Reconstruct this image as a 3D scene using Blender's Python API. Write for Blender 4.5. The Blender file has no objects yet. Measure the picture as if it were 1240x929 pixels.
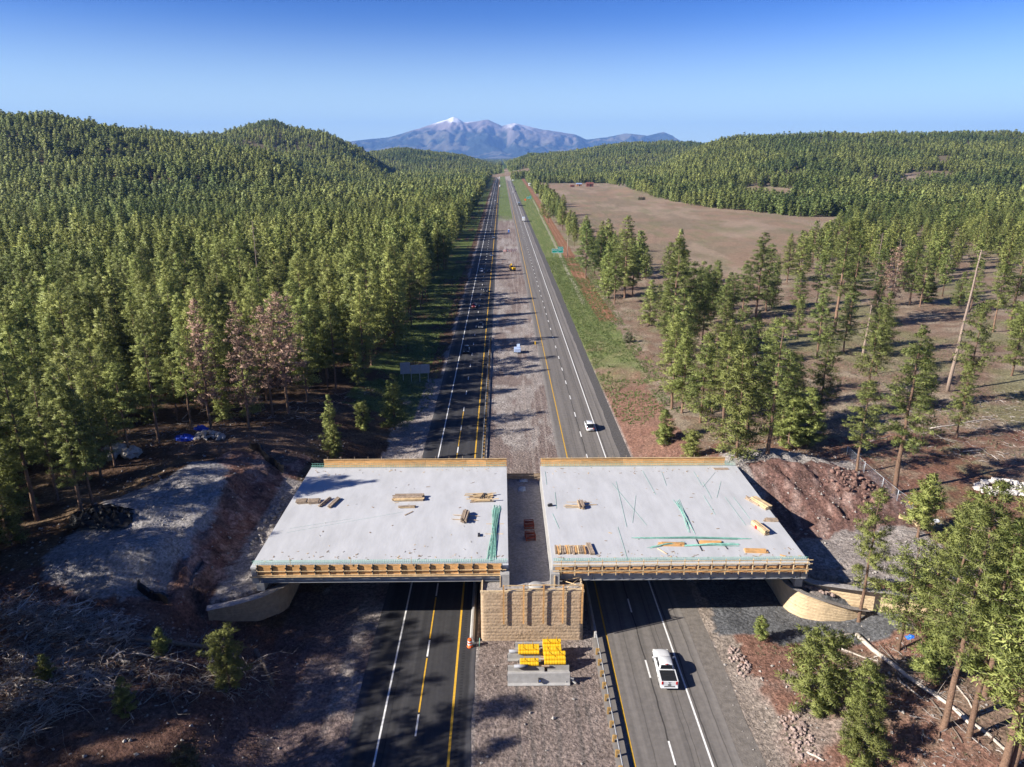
import bpy, math, random
import numpy as np
from mathutils import Vector, Matrix
R = math.radians
random.seed(7); rng = np.random.default_rng(11)
sc = bpy.context.scene
COL = sc.collection

# ---------------------------------------------------------------- camera, light, sky
CAM_H = 56.5
PITCH, YAW = R(17.683), R(0.824)
cam_d = bpy.data.cameras.new('camera'); cam = bpy.data.objects.new('camera', cam_d); COL.objects.link(cam)
cam.location = (0, 0, CAM_H); cam.rotation_euler = (R(90) - PITCH, 0, -YAW)
cam_d.sensor_width = 36; cam_d.lens = 36 * 861 / 1240
cam_d.clip_start = 0.5; cam_d.clip_end = 90000
sc.camera = cam

SUN_EL, SUN_AZ = R(29.0), math.atan2(-0.951, -0.309)      # azimuth measured from +Y towards +X
world = bpy.data.worlds.new('World'); sc.world = world; world.use_nodes = True
wn = world.node_tree; bg = wn.nodes['Background']
sky = wn.nodes.new('ShaderNodeTexSky'); sky.sky_type = 'NISHITA'; sky.sun_disc = False
sky.sun_elevation = SUN_EL; sky.sun_rotation = SUN_AZ % (2 * math.pi)
sky.altitude = 2300; sky.air_density = 1.0; sky.dust_density = 1.0; sky.ozone_density = 3.0
sk1 = wn.nodes.new('ShaderNodeVectorMath'); sk1.operation = 'SCALE'; sk1.inputs['Scale'].default_value = 0.112     # a little more contrast than the model sky
gam = wn.nodes.new('ShaderNodeGamma'); gam.inputs['Gamma'].default_value = 1.6
sk2 = wn.nodes.new('ShaderNodeVectorMath'); sk2.operation = 'SCALE'; sk2.inputs['Scale'].default_value = 10.0
hsv = wn.nodes.new('ShaderNodeHueSaturation'); hsv.inputs['Hue'].default_value = .515; hsv.inputs['Saturation'].default_value = 0.97
wn.links.new(sky.outputs[0], sk1.inputs[0]); wn.links.new(sk1.outputs[0], gam.inputs['Color']); wn.links.new(gam.outputs[0], sk2.inputs[0])
wn.links.new(sk2.outputs[0], hsv.inputs['Color'])
def wnode(t, **k):
    n = wn.nodes.new(t)
    for a_, v_ in k.items(): setattr(n, a_, v_)
    return n
tint = wnode('ShaderNodeVectorMath', operation='MULTIPLY'); tint.inputs[1].default_value = (.36, .70, .89); wn.links.new(hsv.outputs[0], tint.inputs[0])
tco = wnode('ShaderNodeTexCoord'); sxyz = wnode('ShaderNodeSeparateXYZ'); wn.links.new(tco.outputs['Generated'], sxyz.inputs[0])
hz_ = wnode('ShaderNodeMapRange', interpolation_type='SMOOTHSTEP'); hz_.inputs[1].default_value = -.02; hz_.inputs[2].default_value = .185; hz_.inputs[3].default_value = .95; hz_.inputs[4].default_value = 0; wn.links.new(sxyz.outputs[2], hz_.inputs[0])
mxs_ = wnode('ShaderNodeMix', data_type='RGBA'); mxs_.inputs['B'].default_value = (5.3, 6.3, 5.6, 1); wn.links.new(hz_.outputs[0], mxs_.inputs['Factor']); wn.links.new(tint.outputs[0], mxs_.inputs['A'])
wn.links.new(mxs_.outputs['Result'], bg.inputs[0]); bg.inputs[1].default_value = 0.085
sun_d = bpy.data.lights.new('sun', 'SUN'); sun_d.energy = 4.9; sun_d.angle = R(0.53); sun_d.color = (1.0, 0.93, 0.83)
sun = bpy.data.objects.new('sun', sun_d); COL.objects.link(sun)
sdir = Vector((math.sin(SUN_AZ) * math.cos(SUN_EL), math.cos(SUN_AZ) * math.cos(SUN_EL), math.sin(SUN_EL)))
sun.rotation_euler = sdir.to_track_quat('Z', 'Y').to_euler(); sun.location = (-60, -20, 90)
sc.view_settings.view_transform = 'Standard'; sc.view_settings.look = 'None'
sc.view_settings.exposure = 1.18; sc.view_settings.gamma = 1.0
try:
    sc.cycles.volume_bounces = 0; sc.cycles.max_bounces = 6; sc.cycles.transparent_max_bounces = 8
    sc.cycles.diffuse_bounces = 3; sc.cycles.glossy_bounces = 2
except Exception:
    pass

# ---------------------------------------------------------------- numpy noise and camera geometry
_perm = rng.random((256, 256))
def vnoise(x, y):
    x = np.asarray(x, float); y = np.asarray(y, float)
    xi = np.floor(x).astype(int); yi = np.floor(y).astype(int)
    fx = x - xi; fy = y - yi; fx = fx * fx * (3 - 2 * fx); fy = fy * fy * (3 - 2 * fy)
    a = _perm[xi & 255, yi & 255]; b = _perm[(xi + 1) & 255, yi & 255]
    c = _perm[xi & 255, (yi + 1) & 255]; d = _perm[(xi + 1) & 255, (yi + 1) & 255]
    return (a * (1 - fx) + b * fx) * (1 - fy) + (c * (1 - fx) + d * fx) * fy
def fbm(x, y, o=4):
    s = 0; a = 0.5; t = 0
    for k in range(o):
        s = s + a * vnoise(x * 2 ** k + 17.3 * k, y * 2 ** k + 9.1 * k); t += a; a *= 0.55
    return s / t
def sstep(a, b, x):
    t = np.clip((x - a) / (b - a), 0, 1); return t * t * (3 - 2 * t)
def inpoly(x, y, P):
    x = np.asarray(x, float); y = np.asarray(y, float); r = np.zeros(x.shape, bool); n = len(P)
    for i in range(n):
        x0, y0 = P[i]; x1, y1 = P[(i + 1) % n]
        if y0 == y1: continue
        c = ((y0 > y) != (y1 > y)) & (x < (x1 - x0) * (y - y0) / (y1 - y0) + x0); r ^= c
    return r
_cp, _sp = math.cos(PITCH), math.sin(PITCH); _cy, _sy = math.cos(-YAW), math.sin(-YAW)
def ray(x, y):                                  # direction of a photo pixel in the world
    u = (x - 620) / 861; v = (464.5 - y) / 861
    d = (u, _cp + v * _sp, -_sp + v * _cp)
    return Vector((_cy * d[0] - _sy * d[1], _sy * d[0] + _cy * d[1], d[2]))
def G(x, y, h=0.0):
    d = ray(x, y); t = (h - CAM_H) / d.z
    return Vector((d.x * t, d.y * t, h))
def px(p):                                      # photo pixel of a world point
    dx, dy, dz = p[0], p[1], p[2] - CAM_H
    X = _cy * dx + _sy * dy; Yf = -_sy * dx + _cy * dy
    z = Yf * _cp - dz * _sp; up = Yf * _sp + dz * _cp
    return 620 + 861 * X / z, 464.5 - 861 * up / z

# ---------------------------------------------------------------- terrain heights
ROWS = {
 -300: [(-400,8),(-100,7),(-38,5),(-23,0),(24,0),(40,2.5),(120,6),(400,10)],
 40:  [(-400,9),(-100,7.5),(-60,6.5),(-38,5),(-30,3),(-23,0),(24,0),(30,.6),(40,2.5),(60,4),(120,6),(400,12)],
 58:  [(-400,9),(-100,8),(-60,7),(-40,5.5),(-31,4),(-23,0),(27,0),(33,.8),(42,2.5),(60,5),(120,7),(400,14)],
 70:  [(-400,10),(-90,8.5),(-60,8),(-42,6.5),(-33,4.0),(-24,0.2),(26,0),(36,.8),(44,2.2),(53,3),(62,5),(120,7),(400,15)],
 74.5:[(-400,10),(-90,8.6),(-60,8.3),(-47,8.4),(-40,5.6),(-37,4.4),(-33,1.2),(-25,0.1),(26,0),(37,.3),(44,2.0),(49,2.8),(62,5.4),(120,7.2),(400,15)],
 78:  [(-400,10),(-90,8.6),(-60,8.6),(-47,9.9),(-42,9.2),(-37,5.1),(-34,4.7),(-29.3,4.7),(-28.9,.1),(-22,0),(26,0),(37.1,.1),(37.6,4.4),(62,5.3),(120,7.5),(400,15)],
 92:  [(-400,10),(-90,8.6),(-60,8.8),(-47,10.2),(-41.5,9.6),(-36.6,5.2),(-34,4.7),(-29.3,4.7),(-28.7,.1),(-22,0),(26,0),(37.1,.1),(37.6,5),(45,5.0),(62,5.5),(80,6.5),(120,7.5),(400,15)],
 98:  [(-400,10),(-90,8.6),(-60,8.8),(-47,10.2),(-41.5,9.4),(-36.6,5.2),(-34,4.7),(-29.3,4.7),(-28.7,.1),(-22,0),(26,0),(37.1,.1),(37.6,6.4),(46,7.2),(54,7.4),(62,6.2),(80,6.6),(120,7.5),(400,15)],
 105: [(-400,10),(-90,8.6),(-60,8.8),(-46,9.6),(-41,8.7),(-36,5.4),(-34,4.9),(-29.3,4.7),(-28.7,.1),(-22,0),(26,0),(37.1,.1),(37.6,8.4),(46,9.2),(53,8.8),(60,6.8),(66,6.2),(80,6.8),(120,7.6),(400,15)],
 112: [(-400,10),(-60,8.6),(-44,9),(-36,6.5),(-30,3.5),(-23,0),(26,0),(33,3.5),(38,8.0),(46,9.0),(52,7.5),(58,6),(80,6.8),(120,7.8),(400,15)],
 120: [(-400,10),(-60,8.3),(-44,7.6),(-36,5.6),(-30,3.2),(-23,0),(25,0),(35,4),(48,5),(80,6.5),(120,8),(400,16)],
 150: [(-400,11),(-60,6.6),(-40,5),(-32,3.8),(-23,0),(25,0),(36,3.4),(60,4.5),(120,7),(400,16)],
 176: [(-400,11),(-60,5),(-35,2.6),(-24,.3),(-18,0),(25,0),(38,2.2),(60,3.6),(120,6.5),(400,16)],
 250: [(-400,9),(-60,2.5),(-30,.6),(-18,0),(25,0),(42,.6),(80,2.4),(150,5),(400,14)],
 400: [(-400,6),(-60,.5),(-18,0),(25,0),(60,0.1),(120,.4),(250,4),(400,9)],
 700: [(-400,2),(-18,0),(25,0),(400,1.5)],
 1000:[(-400,0),(400,0)]}
_rk = sorted(ROWS)
def crest(a, pts, r1):
    xs = [(p[0] - 607) / 904 for p in pts]; zs = [CAM_H + (190 - p[1]) * r1 / 948 - 15 for p in pts]
    zs[0] = 0 if pts[0][0] > -300 else zs[0]; zs[-1] = 0 if pts[-1][0] < 1400 else zs[-1]
    return np.interp(a, xs, zs)
LA = [(-900,140),(-100,134),(0,138.5),(53,141),(89,146),(135,153),(180,162),(250,172),(320,183),(400,198)]
LB = [(60,200),(100,174),(140,160),(165,157),(192,155),(210,157),(231,161),(255,160.5),(277,159.5),(290,156),(302,152),(314,149.5),(326,148),(336,148),(346,151),(358,154),(370,156),(390,159.5),(405,164),(419,171),(440,181),(470,194)]
LC = [(380,192),(440,186),(470,181),(492,178.5),(515,182),(560,187),(600,192)]
RA = [(600,192),(640,187),(690,183),(730,175),(760,172),(800,171),(840,172),(900,180),(1000,190)]
RB = [(740,209),(800,200),(840,180),(870,168),(900,165),(960,162),(1020,160),(1100,161),(1240,160),(1600,166),(2600,170)]
def far_h(X, Y):
    r = np.maximum(Y, 1.0); a = np.where(Y > 50, X / r, np.sign(X) * 9)
    rr = np.hypot(X, Y) / np.sqrt(1 + np.minimum(a * a, 4)) + 0 * X
    z = np.zeros_like(X)
    for pts, r0, r1, k in ((LA, 760, 1420, .6), (LB, 1250, 2350, .3), (LC, 2500, 3400, .3), (RA, 1900, 3300, .4), (RB, 860, 2050, .55)):
        zc = np.maximum(crest(a, pts, r1), 0)
        q = rr + 330 * (fbm(X / 210 + 3, Y / 260, 4) - .5) * sstep(r0 * .8, r0, rr) * (1 - sstep(r1 * .9, r1 * 1.05, rr))
        zz = zc * (sstep(r0, r1, q) * .55 + .45 * np.clip((q - r0) / (r1 - r0), 0, 1)) * (1 - (1 - k) * sstep(r1 * 1.05, r1 * 2.2, rr))
        z = np.maximum(z, np.where(Y > 300, zz, 0))
    return z * (0.92 + 0.16 * fbm(X / 130, Y / 130, 4)) + np.minimum(z / 30, 1) * 16 * (fbm(X / 70 + 4, Y / 110, 4) - .5)
WALL_L = [(-28.2,106.5),(-28.2,80.5),(-28.9,78.6),(-30.6,76.9),(-33.2,75.4),(-35.9,74.4)]
WALL_RL = [(36.6,106.5),(36.6,80.0),(37.1,78.2),(38.2,77.0),(40.2,76.2),(43,75.8),(45.6,75.9)]
WALL_RU = [(38.6,79.4),(39.9,78.2),(43.5,77.0),(48.0,75.8),(53.5,72.4),(58.0,68.0),(63.0,61.0)]
POLY_RU = [(38.6,80.4),(40.4,79.1),(43.9,77.9),(48.6,76.6),(54.2,73.1),(58.8,68.6),(63.8,61.6),(90,61),(90,80.4)]
POLY_LF = [(-28.9,106),(-28.9,80.6),(-29.6,79.0),(-31.1,77.5),(-33.5,76.1),(-36.2,75.1),(-38.5,77),(-39.5,106)]
POLY_RL = [(37.3,106),(37.3,80.2),(37.8,78.7),(38.7,77.7),(40.5,76.95),(43,76.5),(45.4,76.5),(48,76.5),(44,78.2),(40.4,79.4),(39,80.6),(39,106)]
def height(X, Y, detail=True):
    X = np.asarray(X, float); Y = np.asarray(Y, float)
    z = np.zeros(np.broadcast(X, Y).shape); X = X + z; Y = Y + z
    prof = [np.interp(X, [p[0] for p in ROWS[k]], [p[1] for p in ROWS[k]]) for k in _rk]
    idx = np.clip(np.searchsorted(_rk, Y) - 1, 0, len(_rk) - 2)
    for i in range(len(_rk) - 1):
        m = idx == i
        if m.any():
            t = np.clip((Y[m] - _rk[i]) / (_rk[i + 1] - _rk[i]), 0, 1)
            z[m] = prof[i][m] * (1 - t) + prof[i + 1][m] * t
    # fill behind the upper right retaining wall
    m = inpoly(X, Y, POLY_RU); z = np.where(m, np.maximum(z, 5.35), z)
    tl = inpoly(X, Y, POLY_RL) & ~m & (Y < 81)
    z = np.where((Y < 81) & (Y > 60) & (X > 30) & (X < 64) & ~m, np.minimum(z, np.interp(X, [34, 38, 43, 46, 50, 60], [0, .1, .7, 1.7, 2.6, 3.0]) + np.clip(72 - Y, 0, 20) * .1), z)
    z = np.where(tl, np.interp(X, [37, 41, 46], [4.3, 3.8, 2.3]), z)
    lf = inpoly(X, Y, POLY_LF)
    z = np.where((Y > 70) & (Y < 81) & (X > -39.5) & (X < -24) & ~lf, np.minimum(z, np.interp(X, [-39.5, -38.2, -36, -33, -28, -24], [6.5, 4.4, 2.4, 1.2, .2, 0])), z)
    z = np.where(lf & (Y < 81), np.maximum(z, 4.6), z)
    # gravel heaps on the pad left of the bridge
    for cx, cy, s, hh in ((-53,89,2.6,1.9),(-48.5,87.5,1.6,1.5),(-57.5,90,2.6,1.6),(-48,77.0,2.3,2.0),(-53,76.5,1.9,1.1),(-44,79,1.8,1.2),(-58,77,3,1.0),(-49,98,3,1.2),(-61,84,3,1.0),(-51,104,3,.9)):
        z = z + .62 * hh * np.exp(-((X - cx) ** 2 + (Y - cy) ** 2) / (2 * s * s))
    if detail:
        off = np.where((X > -22.5) & (X < 24.5), 0.0, 1.0) * np.minimum(1, np.maximum(np.maximum(-22.5 - X, X - 24.5), 0) / 4)
        near = np.exp(-np.maximum(np.abs(Y - 90) - 90, 0) / 200)
        bank = np.clip(1 - np.abs(X + 40.5) / 5.5, 0, 1) * ((Y > 73) & (Y < 118))
        rbank = np.clip(1 - np.abs(X - 49) / 12, 0, 1) * ((Y > 93) & (Y < 112))
        z = z + off * (near * .55 * (fbm(X / 3.3, Y / 3.3, 4) - .5) + near * .9 * (fbm(X / 11, Y / 11) - .5))
        z = z + bank * (3.4 * (fbm(X / 2.6 + 5, Y / 3.4, 5) - .5) + 1.0 * np.abs(fbm(X / 1.1, Y / 1.5 + 8, 3) - .5)) + rbank * 2.3 * (fbm((X + Y * .35) / 1.0, (Y - X) / 7.0, 4) - .5)
    return z + far_h(X, Y)
def hz(x, y): return float(height(np.array([x]), np.array([y]))[0])
def P(x, y):                                    # where the ray of a photo pixel meets the terrain
    d = ray(x, y)
    if d.z > -0.002: d.z = -0.002
    t0 = 45 / d.length; ts = t0 * np.cumprod(np.full(900, 1.006)); ts = ts / d.length if False else ts
    X = d.x * ts; Y = d.y * ts; Z = CAM_H + d.z * ts; hh = height(X, Y)
    k = int(np.argmax(Z < hh)) if (Z < hh).any() else len(ts) - 1
    lo, hi = ts[max(k - 1, 0)], ts[k]
    for _ in range(12):
        m = (lo + hi) / 2
        if CAM_H + d.z * m < hz(d.x * m, d.y * m): hi = m
        else: lo = m
    return Vector((d.x * hi, d.y * hi, hz(d.x * hi, d.y * hi)))

# ---------------------------------------------------------------- materials
MATS = {}
def nd(nt, t, **k):
    n = nt.nodes.new(t)
    for a, v in k.items(): setattr(n, a, v)
    return n
def mat(name, col, rough=.8, var=.25, scale=2.0, bump=0.0, bscale=None, metal=0.0, spec=.3, fine=0, col2=None, coat=0, stretch=None):
    if name in MATS: return MATS[name]
    m = bpy.data.materials.new(name); m.use_nodes = True; nt = m.node_tree; b = nt.nodes['Principled BSDF']
    b.inputs['Roughness'].default_value = rough; b.inputs['Metallic'].default_value = metal
    b.inputs['Specular IOR Level'].default_value = spec
    if coat: b.inputs['Coat Weight'].default_value = coat
    c2 = col2 or tuple(c * (1 - var) for c in col); c1 = col if col2 else tuple(min(1, c * (1 + var * .6)) for c in col)
    if var or col2:
        geo = nd(nt, 'ShaderNodeNewGeometry'); mp = nd(nt, 'ShaderNodeMapping'); nt.links.new(geo.outputs['Position'], mp.inputs['Vector'])
        if stretch: mp.inputs['Scale'].default_value = stretch
        n = nd(nt, 'ShaderNodeTexNoise'); n.inputs['Scale'].default_value = scale; n.inputs['Detail'].default_value = 5 + fine; n.inputs['Roughness'].default_value = .62
        nt.links.new(mp.outputs[0], n.inputs['Vector'])
        cr = nd(nt, 'ShaderNodeValToRGB'); cr.color_ramp.elements[0].position = .32; cr.color_ramp.elements[1].position = .68
        cr.color_ramp.elements[0].color = (*c2, 1); cr.color_ramp.elements[1].color = (*c1, 1)
        nt.links.new(n.outputs[0], cr.inputs[0])
        oi = nd(nt, 'ShaderNodeObjectInfo'); mr = nd(nt, 'ShaderNodeMapRange'); mr.inputs[3].default_value = 1 - var * .5; mr.inputs[4].default_value = 1 + var * .5
        nt.links.new(oi.outputs['Random'], mr.inputs[0])
        mx = nd(nt, 'ShaderNodeVectorMath', operation='SCALE'); nt.links.new(cr.outputs[0], mx.inputs[0]); nt.links.new(mr.outputs[0], mx.inputs['Scale'])
        nt.links.new(mx.outputs[0], b.inputs['Base Color'])
        if bump:
            n2 = nd(nt, 'ShaderNodeTexNoise'); n2.inputs['Scale'].default_value = bscale or scale * 3; n2.inputs['Detail'].default_value = 6
            nt.links.new(mp.outputs[0], n2.inputs['Vector'])
            bp = nd(nt, 'ShaderNodeBump'); bp.inputs['Strength'].default_value = bump; bp.inputs['Distance'].default_value = .1
            nt.links.new(n2.outputs[0], bp.inputs['Height']); nt.links.new(bp.outputs[0], b.inputs['Normal'])
    else:
        b.inputs['Base Color'].default_value = (*col, 1)
    MATS[name] = m; return m

def foliage(name, ca, cb, cc, transl=.3):
    if name in MATS: return MATS[name]
    m = bpy.data.materials.new(name); m.use_nodes = True; nt = m.node_tree; b = nt.nodes['Principled BSDF']
    b.inputs['Roughness'].default_value = .55; b.inputs['Specular IOR Level'].default_value = .25
    at = nd(nt, 'ShaderNodeAttribute'); at.attribute_name = 'tint'
    oi = nd(nt, 'ShaderNodeObjectInfo')
    r1 = nd(nt, 'ShaderNodeValToRGB'); r1.color_ramp.elements[0].color = (*ca, 1); r1.color_ramp.elements[1].color = (*cb, 1)
    nt.links.new(at.outputs['Fac'], r1.inputs[0])
    mx = nd(nt, 'ShaderNodeMix', data_type='RGBA'); mx.inputs['B'].default_value = (*cc, 1)
    mr = nd(nt, 'ShaderNodeMapRange'); mr.inputs[3].default_value = 0.0; mr.inputs[4].default_value = .75
    nt.links.new(oi.outputs['Random'], mr.inputs[0]); nt.links.new(mr.outputs[0], mx.inputs['Factor'])
    nt.links.new(r1.outputs[0], mx.inputs['A'])
    m2 = nd(nt, 'ShaderNodeMath', operation='MULTIPLY'); m2.inputs[1].default_value = 7.31; nt.links.new(oi.outputs['Random'], m2.inputs[0])
    m3 = nd(nt, 'ShaderNodeMath', operation='FRACT'); nt.links.new(m2.outputs[0], m3.inputs[0])
    m4 = nd(nt, 'ShaderNodeMapRange'); m4.inputs[3].default_value = .72; m4.inputs[4].default_value = 1.3; nt.links.new(m3.outputs[0], m4.inputs[0])
    sca = nd(nt, 'ShaderNodeVectorMath', operation='SCALE'); nt.links.new(mx.outputs['Result'], sca.inputs[0]); nt.links.new(m4.outputs[0], sca.inputs['Scale'])
    if 'pine' in name:                            # patches of crowns coloured darker and bluer, standing in for hillside shade
        vn = nd(nt, 'ShaderNodeVectorMath', operation='SCALE'); vn.inputs['Scale'].default_value = .0042; nt.links.new(oi.outputs['Location'], vn.inputs[0])
        ns = nd(nt, 'ShaderNodeTexNoise'); ns.inputs['Scale'].default_value = 1; ns.inputs['Detail'].default_value = 3; nt.links.new(vn.outputs[0], ns.inputs['Vector'])
        mrn = nd(nt, 'ShaderNodeMapRange'); mrn.inputs[1].default_value = .47; mrn.inputs[2].default_value = .62; mrn.inputs[3].default_value = 0; mrn.inputs[4].default_value = .8; nt.links.new(ns.outputs[0], mrn.inputs[0])
        mxs = nd(nt, 'ShaderNodeMix', data_type='RGBA', blend_type='MULTIPLY'); mxs.inputs['B'].default_value = (.45, .58, .62, 1); nt.links.new(mrn.outputs[0], mxs.inputs['Factor']); nt.links.new(sca.outputs[0], mxs.inputs['A']); sca = mxs; so = mxs.outputs['Result']
    else: so = sca.outputs[0]
    nt.links.new(so, b.inputs['Base Color'])
    tr = nd(nt, 'ShaderNodeBsdfTranslucent'); nt.links.new(so, tr.inputs['Color'])
    ms = nd(nt, 'ShaderNodeMixShader'); ms.inputs[0].default_value = transl
    nt.links.new(b.outputs[0], ms.inputs[1]); nt.links.new(tr.outputs[0], ms.inputs[2])
    nt.links.new(ms.outputs[0], nt.nodes['Material Output'].inputs['Surface'])
    MATS[name] = m; return m

# ---------------------------------------------------------------- mesh helpers
class MB:
    def __init__(s): s.v = []; s.f = []; s.m = []; s.mats = []; s.sm = []
    def mi(s, m):
        if m not in s.mats: s.mats.append(m)
        return s.mats.index(m)
    def add(s, vs, fs, m=None, smooth=False):
        o = len(s.v); s.v.extend([tuple(v) for v in vs]); k = s.mi(m) if m else 0
        for f in fs: s.f.append([i + o for i in f]); s.m.append(k); s.sm.append(smooth)
        return s
    def box(s, c, d, m=None, rz=0, taper=1.0, ry=0, rx=0, bev=0):
        hx, hy, hzz = d[0] / 2, d[1] / 2, d[2] / 2
        M = Matrix.Translation(c) @ Matrix.Rotation(rz, 4, 'Z') @ Matrix.Rotation(ry, 4, 'Y') @ Matrix.Rotation(rx, 4, 'X')
        if bev:
            vs = []; b = bev
            for z, ins in ((-hzz, b), (-hzz + b, 0), (hzz - b, 0), (hzz, b)):
                t = taper if z > 0 else 1
                x, y = (hx - ins) * t, (hy - ins) * t; q = b if not ins else b * .4
                for (a, c2) in ((-x + q, -y), (x - q, -y), (x, -y + q), (x, y - q), (x - q, y), (-x + q, y), (-x, y - q), (-x, -y + q)): vs.append(M @ Vector((a, c2, z)))
            fs = [[7 - i for i in range(8)], [24 + i for i in range(8)]]
            for r_ in range(3):
                for i in range(8): fs.append([r_ * 8 + i, r_ * 8 + (i + 1) % 8, (r_ + 1) * 8 + (i + 1) % 8, (r_ + 1) * 8 + i])
            return s.add(vs, fs, m)
        vs = [M @ Vector((x * (taper if z > 0 else 1), y * (taper if z > 0 else 1), z)) for z in (-hzz, hzz) for (x, y) in ((-hx, -hy), (hx, -hy), (hx, hy), (-hx, hy))]
        return s.add(vs, [[3, 2, 1, 0], [4, 5, 6, 7], [0, 1, 5, 4], [1, 2, 6, 5], [2, 3, 7, 6], [3, 0, 4, 7]], m)
    def tube(s, pts, rad, m=None, n=6, cap=True, smooth=True):
        pts = [Vector(p) for p in pts]; k = len(pts); rads = rad if isinstance(rad, (list, tuple)) else [rad] * k
        vs = []; fs = []
        for i, p in enumerate(pts):
            d = (pts[min(i + 1, k - 1)] - pts[max(i - 1, 0)]); d = d.normalized() if d.length > 1e-6 else Vector((0, 0, 1))
            u = d.cross(Vector((0, 0, 1))) if abs(d.z) < .95 else d.cross(Vector((1, 0, 0))); u.normalize(); w = d.cross(u)
            for j in range(n):
                a = 2 * math.pi * j / n; vs.append(p + (u * math.cos(a) + w * math.sin(a)) * rads[i])
        for i in range(k - 1):
            for j in range(n): fs.append([i * n + j, i * n + (j + 1) % n, (i + 1) * n + (j + 1) % n, (i + 1) * n + j])
        if cap: fs.append(list(range(n))[::-1]); fs.append([(k - 1) * n + j for j in range(n)])
        return s.add(vs, fs, m, smooth)
    def prism(s, poly, z0, z1, m=None):
        n = len(poly); vs = [(x, y, z0) for x, y in poly] + [(x, y, z1) for x, y in poly]
        return s.add(vs, [list(range(n))[::-1], [n + i for i in range(n)]] + [[i, (i + 1) % n, n + (i + 1) % n, n + i] for i in range(n)], m)
    def rings(s, rings, m=None, cap=True, smooth=True):
        n = len(rings[0]); vs = [v for r_ in rings for v in r_]; fs = []
        for i in range(len(rings) - 1):
            for j in range(n): fs.append([i * n + j, i * n + (j + 1) % n, (i + 1) * n + (j + 1) % n, (i + 1) * n + j])
        if cap: fs.append(list(range(n))[::-1]); fs.append([(len(rings) - 1) * n + j for j in range(n)])
        return s.add(vs, fs, m, smooth)
    def mesh(s, name, mt=None):
        me = bpy.data.meshes.new(name); me.from_pydata(s.v, [], s.f)
        for m in ([mt] if mt else s.mats): me.materials.append(m)
        if not mt and len(s.mats) > 1: me.polygons.foreach_set('material_index', s.m)
        me.polygons.foreach_set('use_smooth', s.sm); me.update(); return me
    def obj(s, name, mt=None, parent=None, loc=None): return link(name, s.mesh(name, mt), parent, loc)
def link(name, data, parent=None, loc=None, rz=0):
    o = bpy.data.objects.new(name, data); COL.objects.link(o)
    if parent: o.parent = parent
    if loc is not None: o.location = loc
    if rz: o.rotation_euler.z = rz
    return o
def tag(o, label=None, cat=None, group=None, kind=None):
    if label: o['label'] = label
    if cat: o['category'] = cat
    if group: o['group'] = group
    if kind: o['kind'] = kind
    return o
def thing(name, label, cat, loc=(0, 0, 0), rz=0, group=None):
    o = bpy.data.objects.new(name, None); COL.objects.link(o); o.location = loc; o.rotation_euler = (0, 0, rz)
    o.empty_display_size = .5
    return tag(o, label, cat, group)
def dup(root, loc, rz=0, label=None, group=None, sc_=None):
    r = root.copy(); COL.objects.link(r); r.location = loc; r.rotation_euler = (0, 0, rz)
    if sc_: r.scale = sc_
    if label: r['label'] = label
    if group: r['group'] = group
    for ch in list(root.children):
        c = ch.copy(); COL.objects.link(c); c.parent = r
        for g in list(ch.children):
            d = g.copy(); COL.objects.link(d); d.parent = c
    return r
def npmesh(name, V, F, mats, smooth=True):       # V (n,3), F (m,k)
    me = bpy.data.meshes.new(name); n, (m, k) = len(V), F.shape
    me.vertices.add(n); me.vertices.foreach_set('co', V.astype(np.float32).ravel())
    me.loops.add(m * k); me.loops.foreach_set('vertex_index', F.astype(np.int32).ravel())
    me.polygons.add(m); me.polygons.foreach_set('loop_start', np.arange(0, m * k, k, dtype=np.int32))
    me.polygons.foreach_set('loop_total', np.full(m, k, dtype=np.int32))
    me.polygons.foreach_set('use_smooth', np.full(m, smooth))
    for t in mats: me.materials.append(t)
    me.update(calc_edges=True); me.validate(); return me
# ---------------------------------------------------------------- the setting: ground
def axis(lo, hi, step, far_lo, far_hi, g):
    a = list(np.arange(lo, hi + 1e-6, step)); s = step; x = hi
    while x < far_hi: s *= g; x += s; a.append(x)
    s = step; x = lo
    while x > far_lo: s *= g; x -= s; a.insert(0, x)
    return np.array(a)
GX = np.unique(np.round(np.concatenate([axis(-72, 72, .55, -30000, 30000, 1.055), np.arange(-2.8, 10.9, .22)]), 3))
GY = axis(44, 136, .55, -2500, 31500, 1.032)
XX, YY = np.meshgrid(GX, GY); ZZ = height(XX, YY)
inroad = (XX > -16.2) & (XX < 25.4)
ZZ = np.where((XX > -22) & (XX < 25.4) & (ZZ < .2), -0.04, ZZ)
nx, ny = len(GX), len(GY)
V = np.stack([XX.ravel(), YY.ravel(), ZZ.ravel()], 1)
ii = (np.arange(ny - 1)[:, None] * nx + np.arange(nx - 1)[None, :]).ravel()
F = np.stack([ii, ii + 1, ii + nx + 1, ii + nx], 1)
MEADOW = [tuple(G(*p)[:2]) for p in ((645,222),(735,222),(770,234),(820,246),(860,253),(900,256),(970,265),(1035,264),(1012,282),(985,308),(945,332),(915,352),(875,362),(845,352),(818,338),(770,318),(725,300),(700,285),(676,262),(665,240))]
TRACK = [(38,250),(39,365),(41.5,500),(44,700),(47,875),(52,1300),(56,1900)]
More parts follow.
